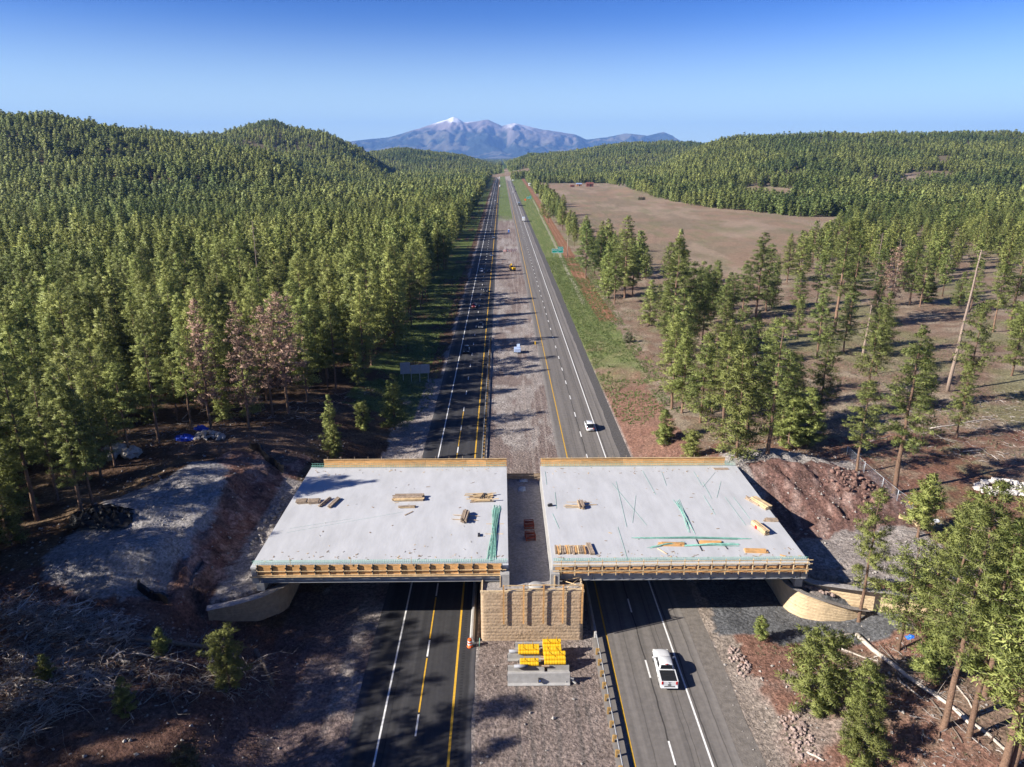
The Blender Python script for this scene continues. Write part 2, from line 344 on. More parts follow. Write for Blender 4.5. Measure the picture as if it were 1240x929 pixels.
def region_colour(X, Y):
    n1 = fbm(X / 6, Y / 6, 4); n2 = fbm(X / 1.6 + 40, Y / 1.6, 4); n3 = fbm(X / 40 + 9, Y / 40, 3)
    wx = X + (fbm(X / 4, Y / 4 + 30) - .5) * 4; wy = Y + (fbm(X / 4 + 50, Y / 4) - .5) * 4
    C = np.zeros(X.shape + (3,))
    def put(mask, c, w=1.0):
        k = (np.clip(mask.astype(float), 0, 1) * w)[..., None]; C[:] = C * (1 - k) + np.array(c) * k
    # forest floor left (needle duff) and right (red brown, open)
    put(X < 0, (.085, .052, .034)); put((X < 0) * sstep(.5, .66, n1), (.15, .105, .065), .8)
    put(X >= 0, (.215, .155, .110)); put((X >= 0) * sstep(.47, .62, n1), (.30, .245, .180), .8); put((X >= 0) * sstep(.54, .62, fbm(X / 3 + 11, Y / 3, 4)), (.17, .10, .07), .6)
    put((X > 30) * sstep(.52, .62, fbm(X / 13 + 2, Y / 22, 4)), (.17, .175, .08), .6)
    put((X > 24) * (Y < 125) * sstep(.42, .56, n2 * .5 + n1 * .5), (.17, .075, .052), .8)
    # far ground under forest
    put(sstep(900, 1500, Y), (.10, .085, .05), .8)
    put((X > 0) * (Y > 700) * sstep(.52, .62, n3), (.26, .20, .16), .7)
    put((Y > 3000), (.035, .055, .022))
    # lower left dark dirt
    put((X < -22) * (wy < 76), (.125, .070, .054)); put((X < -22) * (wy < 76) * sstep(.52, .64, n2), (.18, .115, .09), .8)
    # gravel shoulders and median
    cor = (wx > np.where(wy < 182, -23.3, -16.8)) * (X < np.where(Y < 112, 27.3, 25.4)) * (Y < 2150); put(cor, (.27, .235, .215)); put(cor * sstep(.52, .64, n2), (.36, .325, .30), .7); put(cor * sstep(.52, .62, n3) * (X > -3) * (X < 11), (.20, .155, .135), .8); put(cor * sstep(.50, .58, fbm(X / 3 + 4, Y / 12, 4)) * (X > -3) * (X < 11) * (Y > 108), (.17, .125, .11), .75)
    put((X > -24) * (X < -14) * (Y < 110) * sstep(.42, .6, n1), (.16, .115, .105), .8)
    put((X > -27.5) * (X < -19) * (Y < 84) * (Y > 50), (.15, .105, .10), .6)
    # right gravel shoulder is lighter, then red cut
    put((wx > 24.6) * (wx < 29) * (Y < 112), (.27, .225, .19)); 
    put((wx > 28.5) * (wx < 60) * (Y < 84), (.21, .115, .085)); put((wx > 28.5) * (wx < 60) * (Y < 84) * sstep(.5, .62, n2), (.235, .135, .10), .7)
    put((wx > 28) * (wx < 36) * (wy < 66) * sstep(.40, .52, n1), (.30, .24, .205), .9)
    put((wx > 38) * (wy < 70) * sstep(.46, .58, n1), (.20, .15, .11), .8)
    # grey cinder apron under the right walls
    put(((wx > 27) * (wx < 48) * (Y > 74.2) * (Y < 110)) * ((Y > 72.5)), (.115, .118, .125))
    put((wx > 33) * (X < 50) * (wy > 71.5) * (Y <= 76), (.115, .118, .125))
    for tx0, tw in ((1.3, .16), (2.9, .2), (4.3, .14), (5.7, .22), (7.6, .2), (9.0, .14)):
        put((np.abs(X - tx0 - .25 * np.sin(Y / 9 + tx0)) < tw) & (Y < 66) , (.14, .12, .11), .8)
        if tx0 > 5: put((np.abs(X - tx0 - .4 * np.sin(Y / 14 + tx0)) < tw * 1.4) & (Y > 108) & (Y < 640), (.33, .28, .25), .5)
    # verges with grass beyond the bridge
    g = ((X < -20) & (X > -36) & (Y > 150)).astype(float) * sstep(.34, .5, n1 + .05 * sstep(200, 400, Y))
    put(g, (.095, .135, .035), .85)
    k = ((X > 25.3) & (wx < 36 + .012 * Y) & (Y > 150)).astype(float); put(k * sstep(150, 230, Y + (n1 - .5) * 120), (.115, .155, .045), .92)
    put(k * sstep(.5, .62, n2) * (Y > 170), (.19, .20, .085), .6)
    put((X > 25.4) * (wx < 36) * (wy > 112) * (Y <= 190) * (1 - sstep(150, 200, Y)), (.20, .105, .078), .85)
    md = ((X > -3.3) & (X < 10.6) & (Y > 620)).astype(float) * sstep(640, 740, Y + (n1 - .5) * 100); put(md, (.11, .155, .045), .9)
    put((X > -16) * (X < 11) * (Y > 690) * 0.0, (.1, .1, .1))
    # meadow
    m = inpoly(X + (n1 - .5) * 14, Y + (n1 - .5) * 40, MEADOW); put(m, (.255, .178, .122)); put(m * sstep(.45, .6, n3), (.205, .165, .11), .8)
    put(m * sstep(.55, .62, fbm(X / 25 + 3, Y / 90, 3)), (.31, .235, .17), .7)
    put(m * sstep(.57, .66, fbm(X / 9 + 3, Y / 30, 4)), (.17, .165, .085), .5)
    put(((Y > 2150) & (Y < 2500) & (X > -130) & (X < 90)), (.20, .145, .10), .9)
    # dirt track along the right verge
    tx = np.interp(Y, [p[1] for p in TRACK], [p[0] for p in TRACK]); w = 3.3 + 0 * Y
    put((np.abs(X - tx) < w) & (Y > 250) & (Y < 1950), (.23, .115, .065)); 
    put((np.abs(np.abs(X - tx) - 1.1) < .35) & (Y > 250) & (Y < 1950), (.30, .17, .105), .8)
    put((np.abs(X - tx + 5.2) < .8) & (Y > 280) & (Y < 1000), (.33, .30, .22), .7)
    # gravel pad left of the bridge
    padP = [tuple(P(*p)[:2]) for p in ((248,558),(275,566),(270,600),(252,640),(228,672),(205,700),(190,722),(150,726),(100,722),(45,700),(62,664),(118,620),(150,600),(195,582))]
    put(inpoly(wx * .6 + X * .4, wy * .6 + Y * .4, padP), (.27, .255, .25)); 
    put(inpoly(X, Y, padP) * sstep(.5, .6, n2), (.31, .29, .28), .7)
    # red cut bank and trench floor on the left, fills on the right
    bk = (X > -47) & (X < -34.5) & (Y > 72.5) & (Y < 118) & ~inpoly(wx * .5 + X * .5, wy * .5 + Y * .5, padP)
    put(bk, (.185, .10, .078)); put(bk * sstep(.5, .6, n2), (.20, .135, .115), .8); put(bk * sstep(.52, .60, fbm((X + Y * .5) / 1.2, (Y - X) / 4.5 + 7, 4)), (.34, .235, .20), .75); put(bk * sstep(.56, .64, fbm(X / 2 + 9, Y / 2, 4)), (.075, .048, .042), .8)
    put((X > -35.9 + (n2 - .5) * 2) & (X < -28) & (Y > 74) & (Y < 108) & (inpoly(X, Y, POLY_LF) | (Y > 80)), (.29, .262, .245))
    put((wx > -58) & (X < -36) & (wy > 112) & (wy < 128), (.15, .10, .072), .8)
    f = (X > 37.5) & (wx < 60) & (Y > 77.5) & (wy < 113); put(f, (.27, .235, .215)); put(f * sstep(.5, .62, n2), (.33, .30, .28), .6)
    f = (wx * .5 + X * .5 > 40) & (X < 62) & (wy > 91 + (50 - np.minimum(X, 50)) * -.4) & (Y < 108.5); put(f, (.175, .10, .082)); put(f * sstep(.5, .6, fbm((X - Y * .3) / .9, (Y + X) / 5.0, 4)), (.30, .21, .18), .8); put(f * sstep(.55, .63, fbm((X + Y * .35) / .8 + 5, (Y - X) / 6.0, 4)), (.10, .062, .052), .75)
    put((X > 37.5) & (X < 54) & (Y > 107) & (Y < 114), (.31, .285, .265), .9)
    put((X > 50) & (wx < 75) & (wy > 58) & (Y < 76) , (.205, .12, .09), .6)
    return np.clip(C * (0.86 + .28 * fbm(X / .9, Y / .9, 3))[..., None], 0, 1)
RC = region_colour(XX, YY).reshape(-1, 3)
def ground_material():
    m = bpy.data.materials.new('ground_soil'); m.use_nodes = True; nt = m.node_tree; b = nt.nodes['Principled BSDF']
    b.inputs['Roughness'].default_value = .95; b.inputs['Specular IOR Level'].default_value = .12
    at = nd(nt, 'ShaderNodeAttribute'); at.attribute_name = 'Col'
    geo = nd(nt, 'ShaderNodeNewGeometry')
    def noise(s, d=4):
        n = nd(nt, 'ShaderNodeTexNoise'); n.inputs['Scale'].default_value = s; n.inputs['Detail'].default_value = d; n.inputs['Roughness'].default_value = .65
        nt.links.new(geo.outputs['Position'], n.inputs['Vector']); return n
    def rng_(src, a, b_, c, d):
        r = nd(nt, 'ShaderNodeMapRange'); r.inputs[1].default_value = a; r.inputs[2].default_value = b_; r.inputs[3].default_value = c; r.inputs[4].default_value = d
        nt.links.new(src, r.inputs[0]); return r
    n1 = noise(2.2, 6); n2 = noise(.35, 4)
    vo = nd(nt, 'ShaderNodeTexVoronoi'); vo.inputs['Scale'].default_value = 4.5; nt.links.new(geo.outputs['Position'], vo.inputs['Vector'])
    r1 = rng_(n1.outputs[0], .3, .7, .5, 1.5); r2 = rng_(n2.outputs[0], .3, .7, .85, 1.15); r3 = rng_(vo.outputs['Color'], 0, 1, .68, 1.36)
    mu = nd(nt, 'ShaderNodeMath', operation='MULTIPLY'); nt.links.new(r1.outputs[0], mu.inputs[0]); nt.links.new(r2.outputs[0], mu.inputs[1])
    mu2 = nd(nt, 'ShaderNodeMath', operation='MULTIPLY'); nt.links.new(mu.outputs[0], mu2.inputs[0]); nt.links.new(r3.outputs[0], mu2.inputs[1])
    sx = nd(nt, 'ShaderNodeVectorMath', operation='SCALE'); nt.links.new(at.outputs['Color'], sx.inputs[0]); nt.links.new(mu2.outputs[0], sx.inputs['Scale'])
    # scattered pale stones and litter
    vs = nd(nt, 'ShaderNodeTexVoronoi'); vs.inputs['Scale'].default_value = 1.1; nt.links.new(geo.outputs['Position'], vs.inputs['Vector'])
    lt = nd(nt, 'ShaderNodeMath', operation='LESS_THAN'); lt.inputs[1].default_value = .13; nt.links.new(vs.outputs['Distance'], lt.inputs[0])
    gt = nd(nt, 'ShaderNodeMath', operation='GREATER_THAN'); gt.inputs[1].default_value = .6
    sep = nd(nt, 'ShaderNodeSeparateColor'); nt.links.new(vs.outputs['Color'], sep.inputs[0]); nt.links.new(sep.outputs[0], gt.inputs[0])
    mm = nd(nt, 'ShaderNodeMath', operation='MULTIPLY'); nt.links.new(lt.outputs[0], mm.inputs[0]); nt.links.new(gt.outputs[0], mm.inputs[1])
    m5 = nd(nt, 'ShaderNodeMath', operation='MULTIPLY'); m5.inputs[1].default_value = .6; nt.links.new(mm.outputs[0], m5.inputs[0])
    mx = nd(nt, 'ShaderNodeMix', data_type='RGBA'); mx.inputs['B'].default_value = (.34, .29, .25, 1)
    nt.links.new(m5.outputs[0], mx.inputs['Factor']); nt.links.new(sx.outputs[0], mx.inputs['A'])
    nt.links.new(mx.outputs['Result'], b.inputs['Base Color'])
    bp = nd(nt, 'ShaderNodeBump'); bp.inputs['Strength'].default_value = 1.0; bp.inputs['Distance'].default_value = .4
    nt.links.new(n1.outputs[0], bp.inputs['Height']); nt.links.new(bp.outputs[0], b.inputs['Normal'])
    return m
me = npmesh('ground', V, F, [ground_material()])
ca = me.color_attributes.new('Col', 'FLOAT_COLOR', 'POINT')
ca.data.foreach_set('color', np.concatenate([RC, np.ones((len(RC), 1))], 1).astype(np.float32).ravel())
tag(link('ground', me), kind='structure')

# ---------------------------------------------------------------- roads
def asphalt(name, c1, c2, lines):
    m = bpy.data.materials.new(name); m.use_nodes = True; nt = m.node_tree; b = nt.nodes['Principled BSDF']
    b.inputs['Roughness'].default_value = .85; b.inputs['Specular IOR Level'].default_value = .25
    geo = nd(nt, 'ShaderNodeNewGeometry'); mp = nd(nt, 'ShaderNodeMapping'); mp.inputs['Scale'].default_value = (1.6, .035, 1); nt.links.new(geo.outputs['Position'], mp.inputs[0])
    n = nd(nt, 'ShaderNodeTexNoise'); n.inputs['Scale'].default_value = 1; n.inputs['Detail'].default_value = 5; nt.links.new(mp.outputs[0], n.inputs['Vector'])
    n2 = nd(nt, 'ShaderNodeTexNoise'); n2.inputs['Scale'].default_value = 1.3; n2.inputs['Detail'].default_value = 8; n2.inputs['Roughness'].default_value = .75; nt.links.new(geo.outputs['Position'], n2.inputs['Vector'])
    ad = nd(nt, 'ShaderNodeMath', operation='ADD'); nt.links.new(n.outputs[0], ad.inputs[0]); nt.links.new(n2.outputs[0], ad.inputs[1])
    mr = nd(nt, 'ShaderNodeMapRange'); mr.inputs[1].default_value = .8; mr.inputs[2].default_value = 1.22; nt.links.new(ad.outputs[0], mr.inputs[0])
    mx = nd(nt, 'ShaderNodeMix', data_type='RGBA'); mx.inputs['A'].default_value = (*c1, 1); mx.inputs['B'].default_value = (*c2, 1)
    nt.links.new(mr.outputs[0], mx.inputs['Factor'])
    last = mx.outputs['Result']
    sep = nd(nt, 'ShaderNodeSeparateXYZ'); nt.links.new(geo.outputs['Position'], sep.inputs[0])
    wv = nd(nt, 'ShaderNodeTexNoise'); wv.inputs['Scale'].default_value = .35; wv.inputs['Detail'].default_value = 3; nt.links.new(geo.outputs['Position'], wv.inputs['Vector'])
    for x0, w, k in lines:                        # sealed joints (dark) and polished wheel paths (k > 1)
        s1 = nd(nt, 'ShaderNodeMath', operation='MULTIPLY_ADD'); s1.inputs[1].default_value = .35; s1.inputs[2].default_value = -x0 - .17; nt.links.new(wv.outputs[0], s1.inputs[0])
        s2 = nd(nt, 'ShaderNodeMath', operation='ADD'); nt.links.new(sep.outputs[0], s2.inputs[0]); nt.links.new(s1.outputs[0], s2.inputs[1])
        s3 = nd(nt, 'ShaderNodeMath', operation='ABSOLUTE'); nt.links.new(s2.outputs[0], s3.inputs[0])
        r = nd(nt, 'ShaderNodeMapRange'); r.inputs[1].default_value = w * .5; r.inputs[2].default_value = w; r.inputs[3].default_value = k; r.inputs[4].default_value = 1; nt.links.new(s3.outputs[0], r.inputs[0])
        sc2 = nd(nt, 'ShaderNodeVectorMath', operation='SCALE'); nt.links.new(last, sc2.inputs[0]); nt.links.new(r.outputs[0], sc2.inputs['Scale']); last = sc2.outputs[0]
    nt.links.new(last, b.inputs['Base Color'])
    bp = nd(nt, 'ShaderNodeBump'); bp.inputs['Strength'].default_value = .25; bp.inputs['Distance'].default_value = .03
    nt.links.new(n2.outputs[0], bp.inputs['Height']); nt.links.new(bp.outputs[0], b.inputs['Normal'])
    return m
NEW_ASPH = asphalt('new_asphalt', (.030, .030, .033), (.048, .047, .049), [(-10.7, .5, 1.18), (-7.0, .5, 1.18), (-14.2, .7, .85), (-15.9, 1.1, 1.7), (-3.4, .6, 1.9), (-12.0, .05, .6)])
OLD_ASPH = asphalt('old_asphalt', (.120, .110, .102), (.176, .161, .148), [(16.72, .10, .35), (14.9, .06, .72), (18.6, .07, .7), (20.75, .10, .45), (22.3, .07, .6), (13.9, .5, 1.12), (16.0, .45, 1.1), (17.7, .45, 1.12), (19.7, .45, 1.1), (21.6, .9, 1.15), (23.3, .9, 1.35), (10.9, .8, 1.4), (19.15, .05, .55)])
WHITE = mat('white_road_paint', (.72, .72, .70), .7, .22, 3); YELL = mat('yellow_road_paint', (.62, .36, .035), .7, .2, 3)
def ribbon(name, xs_of_y, ys, z, m, parent=None):
    V = []; F = []
    for y in ys:
        a, b_ = xs_of_y(y); V += [(a, y, z), (b_, y, z)]
    for i in range(len(ys) - 1): F.append([2 * i, 2 * i + 1, 2 * i + 3, 2 * i + 2])
    return MB().add(V, F, m).obj(name, None, parent)
YS = [0] + list(np.arange(40, 300, 4.0)) + list(np.geomspace(300, 2170, 60))
jag = lambda y, s, a: (vnoise(np.array([y / 3.0 + s]), np.array([s * 3.3]))[0] - .5) * a
left_road = tag(ribbon('left_roadway', lambda y: (-15.9 + jag(y, 3, .25), -3.3 + jag(y, 7, .35)), YS, 0.0, NEW_ASPH), kind='structure')
right_road = tag(ribbon('right_roadway', lambda y: (10.9 + jag(y, 5, .3), 23.3 + jag(y, 9, .4)), YS, 0.0, OLD_ASPH), kind='structure')
EDGE = mat('dark_asphalt_millings', (.085, .080, .078), .95, .5, 2.5, .6, 6)
tag(ribbon('right_shoulder_millings', lambda y: (23.1, 25.2 + jag(y, 2, 1.0) + .6), [y for y in YS if y > 108], -.012, EDGE), kind='structure')
CINDER = mat('packed_shoulder_dirt', (.20, .178, .158), .95, .3, 1.5, .5, 6)
tag(ribbon('right_shoulder_dirt', lambda y: (23.1, 25.6 + jag(y, 2, .5)), [y for y in YS if y <= 109], -.014, CINDER), kind='structure')
def line(name, x, w, m, parent, y0=0, y1=2165, z=.005):
    ys = [y0] + [y for y in YS if y0 < y < y1] + [y1]
    return ribbon(name, lambda y: (x - w * .5 * (1 + y / 2600), x + w * .5 * (1 + y / 2600)), ys, z, m, parent)
line('edge_line', -12.7, .19, WHITE, left_road); line('edge_line', -5.45, .24, YELL, left_road)
line('edge_line', 12.75, .20, YELL, right_road); line('edge_line', 20.35, .19, WHITE, right_road)
# lane dashes: 3 m painted, 9 m gap; in the works zone the left ones are partly yellow temporary tape
dash = MB().box((0, 0, 0), (.18, 3.0, .008), WHITE).mesh('lane_dash'); dashY = MB().box((0, 0, 0), (.16, 8.6, .007), YELL).mesh('temporary_lane_tape')
for i, y in enumerate(np.arange(56.0, 560, 12.2)):
    k = 1 + y / 1200
    o = link('lane_dash', dash, right_road, (16.72, y, .006)); o.scale = (k, 1, 1)
    o = link('lane_dash', dash, left_road, (-9.05, y + 4, .006)); o.scale = (k, 1, 1)
    if y < 150: link('temporary_lane_tape', dashY, left_road, (-9.05, y + 4 + 6.1, .006))
far = MB()
for y in np.arange(568, 1500, 12.2): far.box((16.72, y, .004), (.4, 3, .008)); far.box((-9.05, y + 4, .004), (.4, 3, .008))
far.obj('far_lane_dashes', WHITE, right_road)
# rumble strip beside the left yellow line
rb = MB()
for y in np.arange(50, 230, .45): rb.box((-4.75, y, .006), (.3, .14, .01))
tag(rb.obj('rumble_strip', mat('rumble_strip_asphalt', (.020, .020, .022), .9, .2), left_road), kind='stuff')

# ---------------------------------------------------------------- far mountains
def mountains():
    pts = [(380,184),(428,171),(474,166),(511,155),(533.5,147),(543,144.5),(550,141.5),(556,144),(563,148.5),(578,147),(591,144.5),(600,149),(608,152.6),(622.5,149.2),(640,153),(652,156),(670,159),(697,163),(710,169),(734,166),(756,161.5),(770,162.5),(782,164.5),(802,159.5),(812,164),(823,170.5),(860,180),(960,186)]
    D = 24000.0
    xs = [(p[0] - 607) / 904 * D for p in pts]; zs = [CAM_H + (190 - p[1]) * D / 948 for p in pts]
    gx = np.linspace(xs[0] - 1500, xs[-1] + 1500, 420); gy = np.linspace(-5200, 3200, 110)
    X, Yd = np.meshgrid(gx, gy)
    c = np.interp(X, xs, zs); 
    t = np.clip(-Yd / (4800 + 400 * np.sin(X / 900)), 0, 1); front = (1 - t) ** 1.55; back = np.clip(1 - Yd / 3200, 0, 1) ** 1.3
    fall = np.where(Yd < 0, front, back)
    wx = X + 900 * (fbm(X / 2200, Yd / 2200) - .5)
    rid = 1 - np.abs(2 * fbm(wx / 620, Yd / 2100 + 4, 5) - 1) * 1.0
    rid2 = fbm(X / 350 + 7, Yd / 500, 5)
    amp = c * .34 * (np.minimum(t * 5, 1) * (Yd < 0)) * (1 - t)
    Z = c * fall + (rid - .78) * amp * 2.0 + (rid2 - .5) * 180 * np.minimum(np.abs(Yd) / 600, 1) * (1 - t)
    Z = np.maximum(Z, -2 + 0 * Z); Y = D + Yd
    n = len(gx); V = np.stack([X.ravel(), Y.ravel(), Z.ravel()], 1)
    ii = (np.arange(len(gy) - 1)[:, None] * n + np.arange(n - 1)[None, :]).ravel(); F = np.stack([ii, ii + 1, ii + n + 1, ii + n], 1)
    col = np.zeros(X.shape + (3,)) + np.array([.030, .042, .030])
    nn = fbm(X / 260, Yd / 260, 5)
    def mixc(k, c2): col[:] = col * (1 - k[..., None]) + np.array(c2) * k[..., None]
    mixc(sstep(.52, .64, fbm(X / 700 + 3, Yd / 350, 4)) * .8 * (Z < 800), [.17, .15, .10])
    mixc(sstep(700, 980, Z + (nn - .5) * 500), [.24, .20, .19])
    mixc(sstep(300, 700, Z + (nn - .5) * 500) * ((X > 200) & (X < 2300)) * .7, [.24, .20, .18])
    mixc(sstep(1080, 1200, Z + (nn - .5) * 420) * (X < -800), [.85, .86, .88])
    mixc(sstep(900, 1010, Z + (nn - .5) * 380) * ((X > 100) & (X < 1500)) * .6, [.8, .8, .82])
    m = bpy.data.materials.new('mountain_rock'); m.use_nodes = True; b = m.node_tree.nodes['Principled BSDF']; b.inputs['Roughness'].default_value = .95; b.inputs['Specular IOR Level'].default_value = .1
    at = nd(m.node_tree, 'ShaderNodeAttribute'); at.attribute_name = 'Col'; m.node_tree.links.new(at.outputs['Color'], b.inputs['Base Color'])
    me = npmesh('mountains', V, F, [m]); ca = me.color_attributes.new('Col', 'FLOAT_COLOR', 'POINT')
    ca.data.foreach_set('color', np.concatenate([col.reshape(-1, 3), np.ones((col.size // 3, 1))], 1).astype(np.float32).ravel())
    tag(link('mountains', me), kind='structure')
mountains()
# ---------------------------------------------------------------- trees
BARK = mat('pine_bark', (.20, .125, .085), .95, .45, 6, .6, 14)
BARK2 = mat('grey_bark', (.17, .14, .12), .95, .4, 6, .6, 14)
SNAGW = mat('weathered_grey_wood', (.27, .205, .165), .9, .4, 5, .5, 12)
NEEDLE = foliage('pine_needles', (.088, .128, .034), (.375, .410, .125), (.280, .295, .088), .26)
DEADN = foliage('dead_needles', (.24, .145, .105), (.43, .29, .22), (.34, .22, .17), .2)
SAGE = foliage('olive_shrub_leaves', (.09, .105, .055), (.17, .17, .10), (.14, .13, .08), .2)

def crown_profile(t, kind):
    if kind == 'cone': return (1 - t) ** .75 * min(1, 3.5 * t + .6)
    if kind == 'open': return min(1, (1 - t) ** .55 * 1.05) * min(1, 2.2 * t + .45)
    if kind == 'round': return math.sqrt(max(0, 1 - (2 * t - .8) ** 2 / 1.75)) * (1 if t < .9 else .8)
    return (1 - t) ** .6 * min(1, 3 * t + .5)
def pine(seed, Ht, Rc, base, kind, step, nb, ntuft, tl, tw, cr, limbs=True, trunk_r=.24, sides=7, gaps=.12, dead=0, tipw=.35):
    """returns trunk mesh, crown mesh; the crown is many small needle tufts gathered in clumps at the branch ends"""
    r = random.Random(seed); g = np.random.default_rng(seed)
    lean = (r.uniform(-.25, .25), r.uniform(-.25, .25)); T = MB()
    cx = lambda z: (lean[0] * (z / Ht) ** 2 + .06 * math.sin(z * .9 + seed), lean[1] * (z / Ht) ** 2 + .06 * math.cos(z * .8 + seed))
    zs = [-.6, 0, .4, 1.5] + [Ht * k for k in (.2, .35, .5, .65, .8, .93, 1.0)] if limbs else [-.6, Ht * .5, Ht]
    zs = sorted(set(zs)); T.tube([(*cx(max(z, 0)), z) for z in zs], [max(.025, trunk_r * (1 - max(z, 0) / Ht) ** .8 * (1.25 if z < .3 else 1)) for z in zs], BARK, sides)
    cl = []; zb = Ht * base; z = zb; ph = r.random() * 6
    sector = [r.uniform(.72, 1.18) for _ in range(7)]
    while z < Ht - .2:
        t = (z - zb) / (Ht - zb); n = nb if t < .8 else max(2, nb - 1)
        for b in range(n):
            if r.random() < gaps: continue
            a = ph + b * 2 * math.pi / n + r.uniform(-.5, .5)
            L = Rc * crown_profile(t, kind) * r.uniform(.68, 1.12) * sector[int(a / 6.2832 * 7 + t * 9) % 7]
            L = max(L, .25); rise = (.05 + .45 * t) * L * r.uniform(.3, 1.3) - .12 * L * (1 - t)
            x0, y0 = cx(z); tip = (x0 + math.cos(a) * L, y0 + math.sin(a) * L, z + rise)
            if limbs and L > .8:
                T.tube([(x0, y0, z), (x0 + math.cos(a) * L * .55, y0 + math.sin(a) * L * .55, z + rise * .3), tip], [.055 * (L / Rc) + .02, .035, .015], BARK2, 3, False)
            ks = (1.0, .72, .45) if L > Rc * .55 else ((1.0, .6) if L > .9 else (1.0,))
            for k in ks:
                if dead and r.random() < dead: continue
                s = cr * (.75 + .5 * r.random()) * (1.0 if k > .5 else .8) * (.75 + .35 * min(1, L / 1.5))
                cl.append((x0 + (tip[0] - x0) * k + r.uniform(-.2, .2), y0 + (tip[1] - y0) * k + r.uniform(-.2, .2), z + rise * k ** 1.4 + r.uniform(-.1, .15), s))
            z += 0
        ph += 2.4; z += step * r.uniform(.75, 1.25)
    cl.append((*cx(Ht), Ht, cr * .7)); cl.append((*cx(Ht), Ht - .5, cr * .8))
    if limbs:                                     # dead lower branch stubs
        for k in range(6 + int(10 * base)):
            zz = r.uniform(zb * .45, zb + .5); a = r.random() * 6.3; L = r.uniform(.5, 1.9); x0, y0 = cx(zz)
            T.tube([(x0, y0, zz), (x0 + math.cos(a) * L, y0 + math.sin(a) * L, zz + r.uniform(-.4, .2))], [.035, .008], BARK2, 3, False)
    C = np.array(cl); n = len(C) * ntuft
    cen = np.repeat(C[:, :3], ntuft, 0); s = np.repeat(C[:, 3], ntuft)[:, None]
    d = g.normal(size=(n, 3)); d /= np.linalg.norm(d, axis=1)[:, None]; d[:, 2] = d[:, 2] * .75 + .28
    p0 = cen + d * s * (.25 + .55 * g.random((n, 1))) * np.array([1, 1, .62])
    dd = d + g.normal(size=(n, 3)) * .45; dd /= np.linalg.norm(dd, axis=1)[:, None]
    side = np.cross(dd, g.normal(size=(n, 3))); side /= np.linalg.norm(side, axis=1)[:, None]
    l = tl * (.7 + .6 * g.random((n, 1))); w = tw * (.7 + .6 * g.random((n, 1)))
    nrm = d * .75 + (cen - np.array([0, 0, 1]) * 0) * np.array([1, 1, 0]) / max(Rc, .1) * .35 + np.array([0, 0, .18]); nrm /= np.linalg.norm(nrm, axis=1)[:, None]
    flip = (np.cross(dd, side) * nrm).sum(1) > 0; side = np.where(flip[:, None], -side, side)
    V = np.concatenate([p0 - side * w, p0 + side * w, p0 + dd * l + side * w * tipw, p0 + dd * l * 1.08 - side * w * tipw], 1).reshape(-1, 3)
    F = np.arange(n * 4).reshape(n, 4)
    me = npmesh('crown', V, F, [NEEDLE], True)
    me.normals_split_custom_set_from_vertices(np.repeat(nrm, 4, 0).tolist())
    clt = np.repeat(np.clip(g.normal(.45, .22, len(C)), 0, 1), ntuft); tint = np.clip(clt + g.normal(0, .16, n), 0, 1)
    at = me.attributes.new('tint', 'FLOAT', 'FACE'); at.data.foreach_set('value', tint.astype(np.float32))
    return T.mesh('trunk'), me
# near kinds: (height, crown radius, crown base, kind)
NEAR = []
for i, (H_, Rc, bs, kd, gp) in enumerate(((22, 4.2, .32, 'open', .24), (20, 4.0, .22, 'ovate', .16), (17, 3.8, .13, 'cone', .14), (24, 4.5, .36, 'open', .25), (14, 3.2, .09, 'cone', .12), (19, 3.6, .38, 'ovate', .24), (21, 3.7, .18, 'cone', .18), (18, 4.3, .26, 'open', .22))):
    NEAR.append((H_, Rc) + pine(100 + i, H_, Rc, bs, kd, .80, 5, 52, .30, .05, .78, True, H_ * .0125, 8, gp))
YOUNG = []
for i, (H_, Rc, bs, kd) in enumerate(((7, 2.1, .06, 'round'), (8, 2.2, .1, 'ovate'), (5, 1.2, .12, 'cone'), (6.5, 1.3, .2, 'open'))):
    YOUNG.append((H_, Rc) + pine(200 + i, H_, Rc, bs, kd, .46, 5, 70, .22, .032, .46, True, .11, 7, .14))
HERO = []
for i, (H_, Rc, bs, kd, gp) in enumerate(((24, 3.9, .32, 'open', .3), (20, 3.0, .28, 'open', .34), (26, 4.2, .36, 'open', .28), (22, 3.6, .24, 'ovate', .22), (25, 3.6, .32, 'cone', .2))):
    HERO.append((H_, Rc) + pine(300 + i, H_, Rc, bs, kd, .72, 5, 84, .26, .034, .64, True, H_ * .0125, 9, gp + .08))
MID = []
for i, (H_, Rc, bs, kd) in enumerate(((19, 3.7, .22, 'ovate'), (17, 3.3, .15, 'cone'), (21, 4.0, .3, 'open'), (15, 3.0, .12, 'cone'), (20, 3.3, .2, 'cone'))):
    MID.append((H_, Rc) + pine(400 + i, H_, Rc, bs, kd, .95, 4, 16, .55, .13, .95, False, .24, 5, .1))
FAR = []
for i, (H_, Rc, bs, kd) in enumerate(((17, 3.5, .1, 'ovate'), (16, 3.2, .08, 'ovate'), (18, 3.7, .15, 'open'), (14, 2.9, .05, 'cone'))):
    FAR.append((H_, Rc) + pine(500 + i, H_, Rc, bs, kd, 1.6, 3, 10, 1.0, .30, 1.15, False, .25, 3, .05))
DEAD = pine(601, 19, 3.1, .22, 'cone', .7, 5, 26, .32, .055, .66, True, .2, 7, .2, .25)
DEAD2 = pine(602, 17, 3.9, .28, 'open', .75, 5, 28, .32, .055, .7, True, .2, 7, .2, .25)
SHRUB = pine(603, 3, 1.5, .05, 'round', .35, 5, 50, .16, .03, .40, True, .06, 6, .05)
for me in (DEAD[1], DEAD2[1]): me.materials[0] = DEADN
SHRUB[1].materials[0] = SAGE

